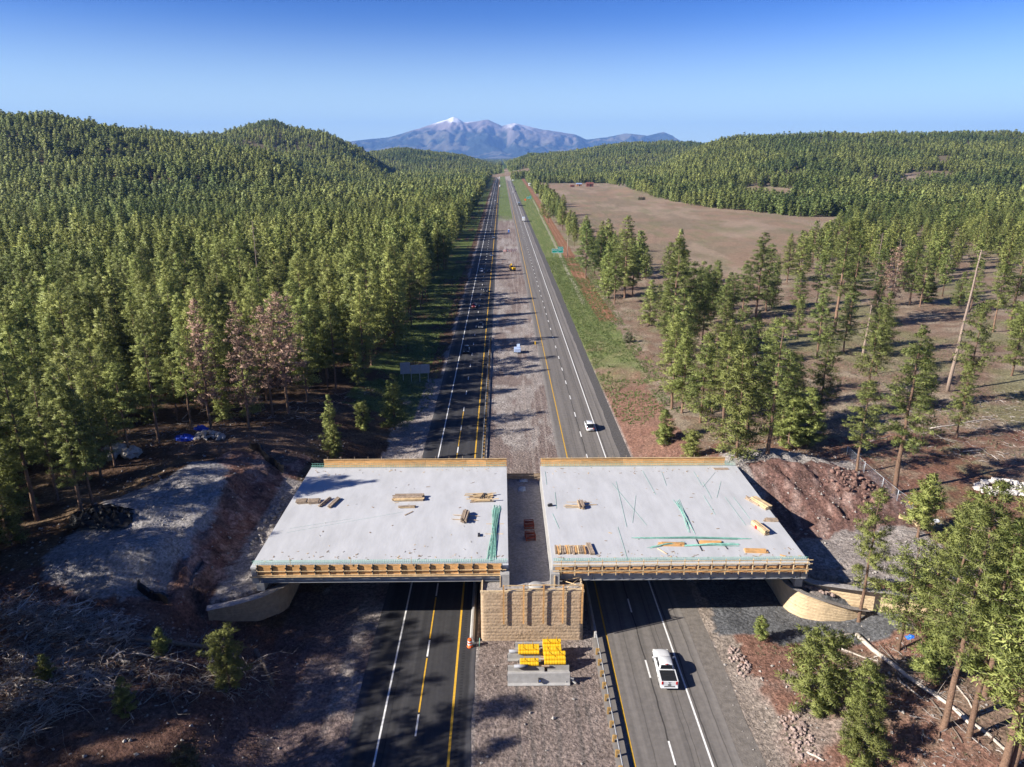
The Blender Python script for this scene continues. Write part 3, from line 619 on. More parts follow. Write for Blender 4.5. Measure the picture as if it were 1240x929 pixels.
TREES = []
def plant(lib, k, loc, Ht, label, group, rz=None, wide=1.0, name='pine_tree', cat='pine tree'):
    H_, Rc, T, C = lib[k] if isinstance(lib, list) else (lib[0],) * 0 + lib
    s = Ht / H_; rz = random.random() * 6.28 if rz is None else rz
    e = thing(name, label, cat, loc, rz, group); e.scale = (s * wide, s * wide, s)
    link('trunk', T, e); link('crown', C, e); TREES.append((loc[0], loc[1])); return e
def tree_at(xb, yb, yt, lib, k, label, group=None, wide=1.0, **kw):
    p = P(xb, yb); lo, hi = 1.0, 45.0
    for _ in range(20):
        m = (lo + hi) / 2
        if px((p.x, p.y, p.z + m))[1] > yt: lo = m
        else: hi = m
    return plant(lib, k, (p.x, p.y, p.z - .1), lo, label, group, wide=wide, **kw)
E_ = 'ponderosa pines right of the bridge'
# right foreground and middle distance, each at the spot where its trunk meets the ground
for a in (
 (1040,752,592,HERO,1,'slender open pine with bare lower trunk just in front of the tan retaining wall'),
 (1082,597,395,HERO,4,'tall leaning pine by the chain link fence with long bare grey trunk and bushy top'),
 (1037,570,462,NEAR,0,'medium pine with bare trunk left of the tall leaning pine by the fence'),
 (930,549,383,HERO,0,'tall pine with thick orange trunk behind the red dirt mound'),
 (954,544,484,YOUNG,1,'small pine right of the thick orange trunked pine behind the mound'),
 (1088,788,655,NEAR,7,'pine in front of the far end of the tan wall, beside the blue tarp'),
 (1118,778,640,NEAR,3,'pine just right of the blue tarp below the tan wall'),
 (1132,828,600,HERO,3,'pine with leaning trunk behind the long grey log in the right foreground'),
 (1143,881,585,HERO,2,'tallest pine of the right foreground with a clear straight trunk beside the long log'),
 (1172,894,630,HERO,0,'pine behind the crossing logs in the lower right clump'),
 (1214,935,600,HERO,2,'broad pine at the lower right corner, left one of the corner pair'),
 (1226,932,655,NEAR,1,'narrow pine at the lower right corner, right one of the corner pair'),
 (1252,840,560,HERO,3,'dense pine cut by the right edge of the photo above the corner pair'),
 (1192,842,590,HERO,1,'open pine in the middle of the lower right clump'),
 (1255,700,505,HERO,0,'pine at the right edge beside the pile of white rocks'),
 (1160,690,598,NEAR,4,'slim yellow green pine between the white rocks and the tan wall'),
 (1112,650,575,YOUNG,3,'small bright pine beside the stacked yellow stone slabs'),
 (1203,748,640,NEAR,2,'conical pine right of the tan wall end'),
 (1121,832,760,YOUNG,3,'thin sapling with a bare stem beside the long grey log'),
 (985,853,768,YOUNG,0,'round bushy young pine on the red slope, nearest to the highway'),
 (1045,872,803,YOUNG,1,'bushy young pine right of the round one on the red slope'),
 (1040,925,862,YOUNG,0,'bushy young pine at the bottom edge right of the highway'),
 (984,790,762,YOUNG,2,'low tuft of a young pine above the round bushy one'),
 (920,777,745,YOUNG,3,'lone sapling casting a long shadow on the red ground below the wall'),
 (992,866,840,YOUNG,2,'knee high pine seedling under the round bushy one'),
 (804,538,498,YOUNG,2,'small pine at the left end of the clump behind the right deck'),
 (836,554,522,YOUNG,0,'bright green pine bush touching the far formwork of the right deck'),
 (813,495,381,NEAR,1,'tall pine at the left edge of the clump behind the right deck'),
 (826,500,397,NEAR,6,'pine second from the left in the clump behind the right deck'),
 (848,512,405,NEAR,2,'pine in the middle of the clump behind the right deck'),
 (873,534,388,HERO,4,'dense tall pine in the clump right behind the far formwork'),
 (891,554,420,NEAR,4,'bright pine in front of the clump nearest to the far formwork'),
 (905,528,392,NEAR,7,'broad pine left of the thick orange trunked pine'),
 (862,500,392,NEAR,0,'pine at the back of the clump behind the right deck'),
 (945,535,430,NEAR,4,'dark pine half hidden right of the thick orange trunked pine'),
 (975,540,470,YOUNG,1,'young dark pine in the shade right of the thick orange trunked pine'),
 (786,395,340,NEAR,4,'small pine on the green verge left of the tall broad pine'),
 (812,440,290,HERO,3,'tall broad pine standing between the green verge and the brown meadow'),
 (833,425,318,NEAR,1,'dark pine leaning against the right side of the tall broad pine'),
 (855,377,322,NEAR,4,'short conical pine near the front edge of the brown meadow'),
 (880,385,330,NEAR,2,'dark pine in the shade row at the front of the brown meadow'),
 (899,378,316,NEAR,1,'pine with visible trunk at the front of the brown meadow'),
 (915,386,283,HERO,3,'tall dense pine in front of the meadow, left of the pair'),
 (927,377,296,NEAR,1,'pine right next to the tall dense one in front of the meadow'),
 (953,342,283,NEAR,6,'left pine of the pair standing against the brown meadow'),
 (968,338,281,NEAR,2,'right pine of the pair standing against the brown meadow'),
 (964,393,330,NEAR,5,'open pine below the pair in front of the meadow'),
 (989,433,345,HERO,3,'pine with a thin straight trunk on the open ground left of the short snag'),
 (1021,426,352,NEAR,1,'pine beside the short snag, on its left'),
 (1066,432,354,NEAR,2,'conical pine beside the short snag, on its right'),
 (1010,402,268,HERO,2,'very tall pine at the right end of the meadow'),
 (1028,395,278,HERO,4,'tall dark pine right of the very tall one at the meadow end'),
 (1060,372,302,NEAR,0,'pine on the open slope behind the short snag'),
 (1101,369,292,NEAR,1,'full pine left of the tall snag'),
 (1122,368,332,YOUNG,1,'low pine in front of the full one left of the tall snag'),
 (1202,402,320,NEAR,5,'slim trunked pine right of the tall snag'),
 (1222,396,282,NEAR,3,'tall pine near the right edge behind the tall snag'),
 (1231,406,367,YOUNG,0,'small round pine at the right edge behind the tall snag'),
 (1160,372,330,NEAR,4,'pine peeping out behind the tall snag'),
 (709,337,268,NEAR,1,'pine beside the brown dirt track, nearest to the green sign'),
 (727,334,280,NEAR,2,'second pine from the green sign along the dirt track'),
 (736,361,300,NEAR,4,'shorter pine in front of the row along the dirt track'),
 (744,368,306,NEAR,0,'pine with a bare stem at the near end of the row along the track'),
 (756,361,262,NEAR,6,'tall pine at the near end of the row along the track'),
 (766,358,300,NEAR,1,'pine closing the right end of the row along the track'),
 (657,262,243,NEAR,4,'pine by the white trailers at the meadow edge'),
 (664,270,240,NEAR,1,'pine between the white trailers and the dirt track'),
 (681,279,236,NEAR,6,'tall pine standing alone at the left end of the meadow'),
):
    tree_at(*a[:5], a[5], E_ if a[0] > 770 else 'pines along the dirt track', wide=1.25 if a[3] is YOUNG else (1.18 if a[3] is NEAR else (1.2 if a[1] < 610 else 1.0)))
W_ = 'pines of the dense forest left of the highway'
for a in (
 (99,622,445,HERO,3,'sunlit yellow green pine at the upper left corner of the gravel pad', .95),
 (113,616,470,NEAR,5,'pine with a bare grey trunk behind the sunlit one at the gravel pad', 1),
 (157,552,440,NEAR,0,'sunlit pine left of the blue tarps with a bare trunk', 1),
 (45,630,430,HERO,2,'tall pine at the left edge of the gravel pad, left of the sunlit one', 1),
 (10,642,424,HERO,3,'tall dense pine cut by the left photo edge beside the gravel pad', 1),
 (70,606,446,HERO,0,'pine directly behind the sunlit yellow green one at the gravel pad', 1),
 (139,565,470,NEAR,5,'slim pine in front of the pale boulder', 1),
 (192,533,405,HERO,0,'tall pine between the pale boulder and the blue tarps', 1),
 (232,519,398,NEAR,3,'pine directly behind the blue tarps', 1),
 (14,660,575,NEAR,4,'short pale pine at the left edge of the photo', 1.1),
 (402,550,480,NEAR,4,'young pine at the far left corner of the left deck', .8),
 (406,556,514,YOUNG,1,'bright yellow green young pine touching the far left corner of the left deck', .9),
 (440,520,487,YOUNG,0,'dark young pine on the shaded bank above the left gravel shoulder', 1),
 (478,520,455,NEAR,4,'dark bushy pine left of the roadside sign panels', 1.3),
 (278,830,766,YOUNG,0,'round sunlit pine on the dark ground left of the near highway', 1),
 (153,868,822,YOUNG,1,'small sunlit pine among the felled branches', 1),
 (196,792,762,YOUNG,2,'tiny pine between the felled logs', 1.2),
 (60,832,792,YOUNG,1,'small pine in shade within the slash heap', 1),
):
    tree_at(*a[:5], a[5], W_, wide=a[6])
tree_at(228, 932, 903, (3, 1.5) + SHRUB, 0, 'olive grey shrub at the bottom edge left of the highway', name='shrub', cat='shrub')
tree_at(760, 415, 403, (3, 1.5) + SHRUB, 0, 'olive shrub on the grassy verge right of the highway', name='shrub', cat='shrub')
for a in ((302,519,366,DEAD,19,2.4,'rusty brown dead pine with full needles in front of the left forest'), (255,517,364,DEAD,19,2.4,'narrow rusty dead pine left of the full one'), (349,500,356,DEAD2,17,2.9,'rusty broad dead pine behind the full one'), (330,505,372,DEAD2,17,2.9,'pale brown dead pine between the two rusty ones'), (497,378,318,DEAD2,17,2.9,'brown dying pine at the forest edge beside the highway'), (1075,385,300,DEAD2,17,2.9,'grey brown dying pine on the slope right of the meadow')):
    tree_at(a[0], a[1], a[2], (a[4], a[5]) + a[3], 0, a[6], 'dead brown pines', name='dead_pine', cat='dead tree')
# bare snags
def snag(xb, yb, yt, label, seed, lean=0.0, nbr=26, rt=.34):
    p = P(xb, yb); r = random.Random(seed); lo, hi = 1, 45
    for _ in range(20):
        m = (lo + hi) / 2
        if px((p.x, p.y, p.z + m))[1] > yt: lo = m
        else: hi = m
    H_ = lo; e = thing('snag', label, 'dead tree', p, 0, 'bare snags')
    T = MB(); f = lambda z: (lean * z, .02 * z + .1 * math.sin(z * .5), z)
    T.tube([f(z) for z in np.linspace(-.4, H_, 9)], [rt * (1 - max(z, 0) / H_ * .72) for z in np.linspace(-.4, H_, 9)], SNAGW, 8); T.obj('trunk', None, e)
    B = MB()
    for k in range(nbr):
        z = H_ * (1 - .68 * r.random() ** 1.3); a = r.random() * 6.28; L = r.uniform(.8, 3.1) * (1.15 - .5 * z / H_); b0 = f(z); q = Vector(b0); pts = [q.copy()]
        for j in range(4):
            q = q + Vector((math.cos(a) * L / 4, math.sin(a) * L / 4, r.uniform(-.35, .15) * L / 4)); a += r.uniform(-.5, .5); pts.append(q.copy())
            if j: B.tube([q, q + Vector((r.uniform(-.6, .6), r.uniform(-.6, .6), r.uniform(-.5, .2)))], [.02, .006], SNAGW, 3, False)
        B.tube(pts, [.06, .045, .035, .025, .01], SNAGW, 4, False)
    tag(B.obj('bare_branches', None, e), kind='stuff'); TREES.append((p.x, p.y)); return e
snag(1147, 474, 303, 'tall leaning grey snag with bare branches near the right edge', 1, .06, 40, .42)
snag(1044, 436, 370, 'short broken snag beside a conical pine on the open ground', 2, .03, 22, .42)
snag(1059, 345, 282, 'grey bare snag at the right end of the meadow', 3, .02, 34, .3)
snag(1083, 352, 290, 'thin bare snag on the slope right of the meadow', 4, -.02, 26, .22)
snag(318, 392, 268, 'bare grey snag rising out of the left forest', 5, 0, 34, .25)
snag(820, 352, 300, 'grey bare branched snag beside the tall broad pine', 6, .03, 36, .25)

# random forest: where trees may stand
def clear(X, Y):
    c = ((X > -28.5 - 3.0 * fbm(Y / 14, Y * 0 + 3) - 3 * (1 - sstep(170, 260, Y))) & (X < 27) & (Y > -50))
    c |= (X > np.where(Y < 72, -9.5 - .74 * Y, -62)) & (X < 70) & (Y > 34) & (Y < 127)
    c |= (X > -41) & (X <= -20) & (Y >= 110) & (Y < 150)
    c |= (X > -66) & (X < -44) & (Y > 112) & (Y < 126)
    c = np.where((Y > 2500), False, c)
    c |= inpoly(X, Y, MEADOW)
    return c
def density(X, Y):                              # share of the candidate sites that carry a tree
    Ys = np.maximum(Y, 1); ax = X / Ys
    left = (X < 0) * np.where(Y < 90, 1.0, np.where(fbm(X / 15 + 7, Y / 19, 3) > .385, 1.0, .12))
    tx = np.interp(Y, [p[1] for p in TRACK], [p[0] for p in TRACK])
    right = np.where(Y < 250, .0, .0) + 0 * X
    open_ = ((X > 90) & (Y > 150) & (Y < 900)) * (.010 + .34 * sstep(.30, .52, ax) * sstep(240, 420, Y) + .10 * sstep(400, 600, Y)) * (.5 + fbm(X / 60, Y / 60))
    clump = ((X > tx + 7) & (X < tx + 50) & (Y > 205) & (Y < 420)) * .27 * (fbm(X / 22 + 2, Y / 40) > .42)
    clump2 = ((X > 58) & (X < 130) & (Y > 150) & (Y < 300)) * .04
    edge = ((X > tx + 7) & (X < tx + 38) & (Y >= 420) & (Y < 960)) * .40 * (fbm(X / 20, Y / 60 + 8) > .42)
    far = ((X > 25) & (Y > 620)) * .9 * (fbm(X / 90 + 5, Y / 90, 3) > (.40 - .1 * sstep(1200, 2500, Y)))
    clump0 = ((X > 37) & (X < 66) & (Y > 126) & (Y < 205)) * .28
    behind = ((X > 84) & (Y <= 150)) * .12
    d = np.where(X < 0, left, np.maximum.reduce([open_, clump, clump2, edge, far, behind, clump0]))
    d = d * ~((X > 25) & (np.abs(X - tx) < 6) & (Y < 1950)) * ~((Y > 2150) & (Y < 2500) & (X > -130) & (X < 90))
    d = d * ~((X > 20) & (X < tx) & (Y < 1900))
    return d
cand = []
for d0, d1, s, jit in ((0, 260, 6.3, .48), (260, 450, 6.4, .48), (450, 950, 6.8, .5), (950, 1900, 8.0, .48), (1900, 3600, 12.5, .5), (3600, 9000, 27, .5), (9000, 20000, 75, .5)):
    xs = np.arange(-.86 * d1 - 40, .86 * d1 + 40, s); ys = np.arange(-10 if d0 == 0 else d0 * .7, d1, s)
    X, Y = np.meshgrid(xs, ys); X = X + (rng.random(X.shape) - .5) * 2 * jit * s; Y = Y + (rng.random(X.shape) - .5) * 2 * jit * s
    dd = np.hypot(X, Y); a = np.abs(X) / np.maximum(Y, 1)
    m = (dd >= d0) & (dd < d1) & ((a < .80) | ((X < 0) & (dd < 260) & (X > -150)))
    X, Y, dd = X[m], Y[m], dd[m]
    k = (~clear(X, Y)) & (rng.random(X.shape) < density(X, Y)); cand.append(np.stack([X[k], Y[k], dd[k]], 1))
C = np.concatenate(cand)
near = C[:, 2] < 450
keep = np.ones(len(C), bool)
TR = np.array(TREES)
for i in np.where(near)[0]:
    if np.min((TR[:, 0] - C[i, 0]) ** 2 + (TR[:, 1] - C[i, 1]) ** 2) < 10: keep[i] = False
C = C[keep]; Zc = height(C[:, 0], C[:, 1])
n = len(C); d = C[:, 2]
hs = np.where(d < 450, rng.uniform(13, 23, n), np.where(d < 1900, rng.uniform(12, 21, n), rng.uniform(13, 20, n)))
hs = hs * np.where(d > 450, .9, 1) * (.74 + .5 * fbm(C[:, 0] / 35, C[:, 1] / 35, 2)) * np.where(rng.random(n) < .2, rng.uniform(.45, .75, n), 1) * np.where(rng.random(n) < .07, 1.22, 1) * np.where((C[:, 0] < 0) & (C[:, 0] > -52) & (C[:, 1] < 600) & (C[:, 1] > 120), 1.22, 1) * np.where((C[:, 1] < 78) & (C[:, 0] < 0) & (C[:, 0] > -90), 1.25, 1)
# nothing random may stand where it would rise into the lower frame in front of the works
pxs = np.array([px((C[i, 0], C[i, 1], Zc[i] + hs[i])) if d[i] < 150 and C[i, 1] > 8 else (-999, 0) for i in range(n)])
pxb = np.array([px((C[i, 0], C[i, 1], Zc[i])) if d[i] < 150 and C[i, 1] > 8 else (-999, 0) for i in range(n)])
thin = (C[:, 1] < 86) & (C[:, 0] < 0) & (rng.random(n) < .28)
bad = thin | (d < 150) & (C[:, 1] < 80) & (((pxs[:, 0] > 4) & (pxs[:, 0] < 1236) & (pxs[:, 1] > 0) & (pxs[:, 1] < 929)))
C, Zc, hs, d = C[~bad], Zc[~bad], hs[~bad], d[~bad]; n = len(C)
inview = (np.abs(C[:, 0] / np.maximum(C[:, 1], 1) - .0144) < .74) & (C[:, 1] > 90)
order = [i for i in np.argsort(d) if inview[i]]
LAND = [('the blue tarps', (-57, 121)), ('the rusty dead pine', (-49, 131)), ('the roadside sign panels', (-22, 176)), ('the pale boulder', (-62, 116)), ('the gravel pad', (-52, 104)),
        ('the left deck', (-34, 112)), ('the left forest snag', tuple(P(318, 392)[:2])), ('the left photo edge', (-105, 150)), ('the roadside dying pine', tuple(P(497, 378)[:2])),
        ('the short snag', tuple(P(1044, 436)[:2])), ('the tall snag', tuple(P(1147, 474)[:2])), ('the tall broad pine', tuple(P(812, 440)[:2])), ('the utility pole', (38.9, 424)), ('the chain link fence', (62, 104)),
        ('the meadow end', tuple(P(1010, 402)[:2])), ('the dead oak trunk on the slope', tuple(P(1083, 352)[:2]))]
LAND[-1] = ('the thin snag', LAND[-1][1])
used = {}
solo = order[:max(0, 292 - len(TREES))]
SZ = lambda h: 'short' if h < 14 else ('medium' if h < 18 else 'tall')
for i in solo:
    x, y = C[i, 0], C[i, 1]; k = rng.integers(0, len(NEAR))
    if hs[i] < 12.5: k = 4
    nm, q = min(LAND, key=lambda L: math.hypot(L[1][0] - x, (L[1][1] - y) * .8)); dx, dy = x - q[0], y - q[1]
    dist = math.hypot(dx, dy); rel = ('right' if dx > 0 else 'left') if abs(dx) > abs(dy) else ('behind' if dy > 0 else 'in front')
    step_ = 'close' if dist < 12 else ('shortly' if dist < 30 else ('well' if dist < 60 else 'far'))
    rel2 = {'right': f'{step_} right of', 'left': f'{step_} left of', 'behind': f'{step_} behind', 'in front': f'{step_} in front of'}[rel]
    kd = ('open crowned', 'oval', 'conical', 'tall stemmed', 'bushy', 'bare stemmed', 'narrow', 'broad')[k]
    lab = f'{SZ(hs[i])} {kd} pine {rel2} {nm}'
    used.setdefault(lab, []).append(None)
    used[lab][-1] = plant(NEAR, int(k), (x, y, float(Zc[i]) - .1), float(hs[i]), lab, W_ if x < 0 else E_)
for lab, L_ in used.items():
    for k, o in enumerate(L_):
        if len(L_) > 1: o['label'] = lab + ', ' + (('nearer', 'farther') if len(L_) == 2 else ('nearest', 'second', 'third', 'fourth', 'fifth', 'sixth', 'seventh', 'eighth', 'ninth', 'tenth', 'eleventh', 'twelfth'))[min(k, 11)] + ' one'
rest = np.ones(n, bool); rest[solo] = False
C, Zc, hs, d = C[rest], Zc[rest], hs[rest], d[rest]; n = len(C)
lib = NEAR[:8] + MID + FAR
def pick(i):
    if d[i] < 300: return rng.integers(0, 8)
    if d[i] < 760: return 8 + rng.integers(0, len(MID))
    return 8 + len(MID) + rng.integers(0, len(FAR))
idx = np.array([pick(i) for i in range(n)], dtype=np.int32)
Href = np.array([l[0] for l in lib])[idx]; wide = np.where(d > 450, 1.18, 1.0) * np.where(d > 1900, 1.2, 1.0) * np.where(d > 3600, 1.9, 1.0) * np.where(d > 9000, 2.2, 1.0)
scale = np.stack([hs / Href * wide * rng.uniform(.85, 1.2, n), hs / Href * wide * rng.uniform(.85, 1.2, n), hs / Href], 1)
def forest():
    me = bpy.data.meshes.new('forest'); me.vertices.add(n)
    me.vertices.foreach_set('co', np.stack([C[:, 0], C[:, 1], Zc - .15], 1).astype(np.float32).ravel())
    a = me.attributes.new('kind_index', 'INT', 'POINT'); a.data.foreach_set('value', idx)
    a = me.attributes.new('size', 'FLOAT_VECTOR', 'POINT'); a.data.foreach_set('vector', scale.astype(np.float32).ravel())
    a = me.attributes.new('spin', 'FLOAT_VECTOR', 'POINT'); sp = np.zeros((n, 3), np.float32); sp[:, 2] = rng.random(n) * 6.28; a.data.foreach_set('vector', sp.ravel())
    o = link('forest', me); tag(o, kind='stuff')
    ng = bpy.data.node_groups.new('forest', 'GeometryNodeTree')
    ng.interface.new_socket('Geometry', in_out='INPUT', socket_type='NodeSocketGeometry'); ng.interface.new_socket('Geometry', in_out='OUTPUT', socket_type='NodeSocketGeometry')
    N = ng.nodes; L = ng.links; gi = N.new('NodeGroupInput'); go = N.new('NodeGroupOutput')
    mtp = N.new('GeometryNodeMeshToPoints'); L.new(gi.outputs[0], mtp.inputs[0])
    def named(nm, t):
        a = N.new('GeometryNodeInputNamedAttribute'); a.data_type = t; a.inputs[0].default_value = nm; return a
    ki, sz, spn = named('kind_index', 'INT'), named('size', 'FLOAT_VECTOR'), named('spin', 'FLOAT_VECTOR')
    outs = []
    for part in (2, 3):
        gti = N.new('GeometryNodeJoinGeometry'); nodes = []
        for l in lib:
            obn = OBJ_OF[l[part].name]; oi = N.new('GeometryNodeObjectInfo'); oi.inputs['Object'].default_value = obn; oi.inputs['As Instance'].default_value = True; nodes.append(oi)
        for oi in nodes[::-1]: L.new(oi.outputs['Geometry'], gti.inputs[0])
        ip = N.new('GeometryNodeInstanceOnPoints'); L.new(mtp.outputs[0], ip.inputs['Points']); L.new(gti.outputs[0], ip.inputs['Instance'])
        ip.inputs['Pick Instance'].default_value = True; L.new(ki.outputs['Attribute'], ip.inputs['Instance Index'])
        L.new(spn.outputs['Attribute'], ip.inputs['Rotation']); L.new(sz.outputs['Attribute'], ip.inputs['Scale']); outs.append(ip)
    j = N.new('GeometryNodeJoinGeometry')
    for ip in outs: L.new(ip.outputs[0], j.inputs[0])
    L.new(j.outputs[0], go.inputs[0])
    o.modifiers.new('forest', 'NODES').node_group = ng
    return o
# the lighter tree kinds stand as trees of their own too, on sites of the forest
OBJ_OF = {}
for e_ in [o for o in COL.objects if o.get('category') == 'pine tree']:
    for c_ in e_.children: OBJ_OF.setdefault(c_.data.name, c_)
for l in lib:
    if l[2].name not in OBJ_OF:
        want = (500 if l in MID else 1100); j = int(np.argmin(np.abs(d - want) + (C[:, 0] > -60) * 1e4 + np.array([0.0]) ))
        e = plant([l], 0, (C[j, 0], C[j, 1], float(Zc[j]) - .1), float(hs[j]), 'distant pine standing inside the dense left forest', W_)
        d[j] = 1e9
        for c_ in e.children: OBJ_OF[c_.data.name] = c_
print('forest points', n, 'individual trees', len(TREES))
forest()
# ---------------------------------------------------------------- the overpass: two decks on geogrid walls
CONC = mat('deck_concrete', (.45, .455, .465), .75, .12, .55, .15, 3, fine=9, stretch=(1, .3, 1))
CONC2 = mat('formed_concrete', (.37, .36, .345), .8, .2, 1.2, .2, 6)
STEEL = mat('grey_girder_steel', (.30, .31, .33), .5, .15, 1, 0, metal=.3)
PLY = mat('orange_plywood', (.62, .35, .14), .75, .35, .9, .2, 6, stretch=(1, 1, 5))
LUM = mat('pale_lumber', (.60, .44, .25), .8, .3, 1.5, .3, 8)
LUMG = mat('weathered_lumber', (.34, .26, .19), .85, .4, 2.5, .4, 8)
RUST = mat('rust_red_steel', (.23, .055, .035), .8, .35, 3, .3, 8)
MINT = mat('green_coated_rebar', (.22, .46, .38), .6, .3, 3)
DARKS = mat('dark_steel_clamp', (.03, .03, .035), .6, .2)
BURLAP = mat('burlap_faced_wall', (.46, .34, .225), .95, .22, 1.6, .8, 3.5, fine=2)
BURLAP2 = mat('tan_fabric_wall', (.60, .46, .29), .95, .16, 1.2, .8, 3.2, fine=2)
GRAV = mat('wall_top_gravel', (.36, .33, .31), .95, .35, 3, .9, 9)
BLACKP = mat('black_plastic_sheet', (.012, .012, .014), .45, .2, 2, .5, 3)
DZ = 9.0
def deck(x0, x1, side, label):
    e = thing('overpass_deck', label, 'bridge deck', ((x0 + x1) / 2, 90.5, 0), 0, 'twin overpass decks')
    cx = -(x0 + x1) / 2; O = lambda x, y, z: (x + cx, y - 90.5, z)
    b = MB().box(O((x0 + x1) / 2, 90.5, DZ - .14), (x1 - x0, 29.2, .28), CONC); b.obj('deck_slab', None, e)
    for gy in (76.15, 80.9, 84.9, 88.9, 92.9, 96.9, 100.9, 104.1):
        g = MB(); L = x1 - x0 - 2.0; xm = (x0 + x1) / 2
        g.box(O(xm, gy, DZ - 1.22), (L, .03, 1.86), STEEL); g.box(O(xm, gy, DZ - .325), (L, .42, .05), STEEL); g.box(O(xm, gy, DZ - 2.17), (L, .5, .06), STEEL)
        if gy < 78:
            for k in range(9): g.box(O(x0 + 1.5 + k * (L - 1) / 8, gy - .10, DZ - 1.22), (.025, .17, 1.8), STEEL)
        g.obj('girder', None, e)
    for xe in (x0 + .42, x1 - .42):
        MB().box(O(xe, 90.5, DZ - 1.3), (.80, 28.9, 2.02), CONC2).obj('end_diaphragm', None, e)
        MB().box(O(xe, 91.0, DZ - 3.3), (.95, 27.4, 1.9), CONC2).obj('abutment_cap', None, e)
    # concrete curb upstand left of the slab edge, bare of formwork
    # ---- near side formwork
    yf = 75.72
    if side == 'left':
        pl = MB().box((0, 0, 0), (1.70, .03, 1.46), PLY).mesh('plywood_panel')
        nxp = int((x1 - x0 - 1.0) / 1.74)
        for k in range(nxp): link('plywood_panel', pl, e, O(x0 + .9 + 1.74 * (k + .5), yf, 8.68))
        st = MB().box((0, -.085, 0), (.09, .12, 1.72), LUM)
        stm = st.mesh('form_strongback'); cl = MB().box((0, -.19, .42), (.16, .12, .2), DARKS).box((0, -.19, -.05), (.16, .12, .22), DARKS).box((.10, -.16, .2), (.1, .10, 1.3), DARKS).mesh('form_clamp')
        for k in range(nxp + 1):
            q = link('form_strongback', stm, e, O(x0 + .9 + 1.74 * k, yf, 8.62)); link('form_clamp', cl, e, O(x0 + .9 + 1.74 * k, yf, 8.62))
        for z in (8.10, 8.66):
            for k in range(4):
                Lw = (x1 - x0 - 1.2) / 4; MB().box(O(x0 + .95 + Lw * (k + .5), yf - .20, z), (Lw - .03, .08, .08), LUM).obj('waler', None, e)
        MB().box(O((x0 + x1) / 2, yf - .20, 7.90), (x1 - x0 + .1, .26, .05), LUM).obj('walkway_plank', None, e)
        for k in range(4): MB().box(O(x0 + 5 + k * 7.3, yf - .1, 9.9), (.05, .05, 1.2), LUM).obj('guard_stake', None, e)
    else:
        for k in range(8):
            Lw = (x1 - x0 - .5) / 8; MB().box(O(x0 + .3 + Lw * (k + .5), yf - .06, 8.05), (Lw - .03, .45, .05), PLY, rx=R(-12)).obj('plywood_panel', None, e)
            MB().box(O(x0 + .3 + Lw * (k + .5), yf + .16, 8.55), (Lw - .03, .03, .40), PLY).obj('edge_form', None, e)
        ps = MB().box((0, 0, 0), (.10, .10, 2.1), LUM).mesh('guard_post'); nb = 19
        cl = MB().box((0, 0, 0), (.34, .14, .12), DARKS).mesh('form_clamp')
        for k in range(nb):
            x = x0 + 1.0 + k * (x1 - x0 - 1.6) / (nb - 1); link('guard_post', ps, e, O(x, yf - .40, 8.95)); link('form_clamp', cl, e, O(x + .24, yf - .1, 8.72))
        for z in (8.55, 9.35, 9.85):
            for k in range(5):
                Lw = (x1 - x0) / 5; MB().box(O(x0 + Lw * (k + .5), yf - .48, z), (Lw - .03, .05, .10), LUM).obj('guard_rail', None, e)
        for k in range(4):
            Lw = (x1 - x0) / 4; MB().box(O(x0 + Lw * (k + .5), yf + .3, 8.9), (Lw - .04, .06, .25), LUM).obj('edge_board', None, e)
    br = MB().tube([(0, 0, 0), (0, .95, -.9)], .04, RUST, 4).tube([(0, 0, 0), (0, 1.0, 0)], .04, RUST, 4).mesh('overhang_bracket')
    for k in range(18): link('overhang_bracket', br, e, O(x0 + 1.2 + k * (x1 - x0 - 2) / 17, 75.75, 7.84))
    # ---- far side: plywood wall in front of the verge, stakes above it
    nb = 9
    xa = x0 + (1.9 if side == 'left' else .1); xb = x1 - (0 if side == 'left' else 1.6)
    for k in range(nb):
        Lw = (xb - xa) / nb; MB().box(O(xa + Lw * (k + .5), 105.75, DZ + .40), (Lw - .03, .04, 1.35), PLY).obj('plywood_panel', None, e)
    MB().box(O((xa + xb) / 2, 105.35, DZ - .05), (xb - xa, .5, .08), PLY).obj('form_soffit', None, e)
    MB().box(O((xa + xb) / 2, 105.68, DZ + 1.11), (xb - xa, .14, .05), LUM).obj('cap_board', None, e)
    sk = MB().box((0, 0, 0), (.07, .07, 1.0), LUMG).mesh('form_stake')
    for k in range(14): link('form_stake', sk, e, O(xa + .6 + k * (xb - xa - 1.2) / 13, 105.82, DZ + 1.0))
    # ---- rebar rows along both long edges
    for yb, hgt in ((76.35, .62), (76.75, .45), (105.0, .75), (104.7, .5)):
        r = MB(); x = x0 + .25
        while x < x1 - .1:
            r.tube([O(x, yb, DZ - .02), O(x, yb, DZ + hgt)], .017, MINT, 3, False, False); x += .27
        for z in (hgt * .5, hgt - .04): r.tube([O(x0 + .1, yb, DZ + z), O(x1 - .1, yb, DZ + z)], .017, MINT, 3, False, False)
        tag(r.obj('rebar_row', None, e), kind='stuff')
    return e
deck(-30.7, .65, 'left', 'white concrete bridge deck on the left with boxed plywood formwork along its near edge')
deck(6.05, 37.7, 'right', 'white concrete bridge deck on the right with open timber guard rail along its near edge')

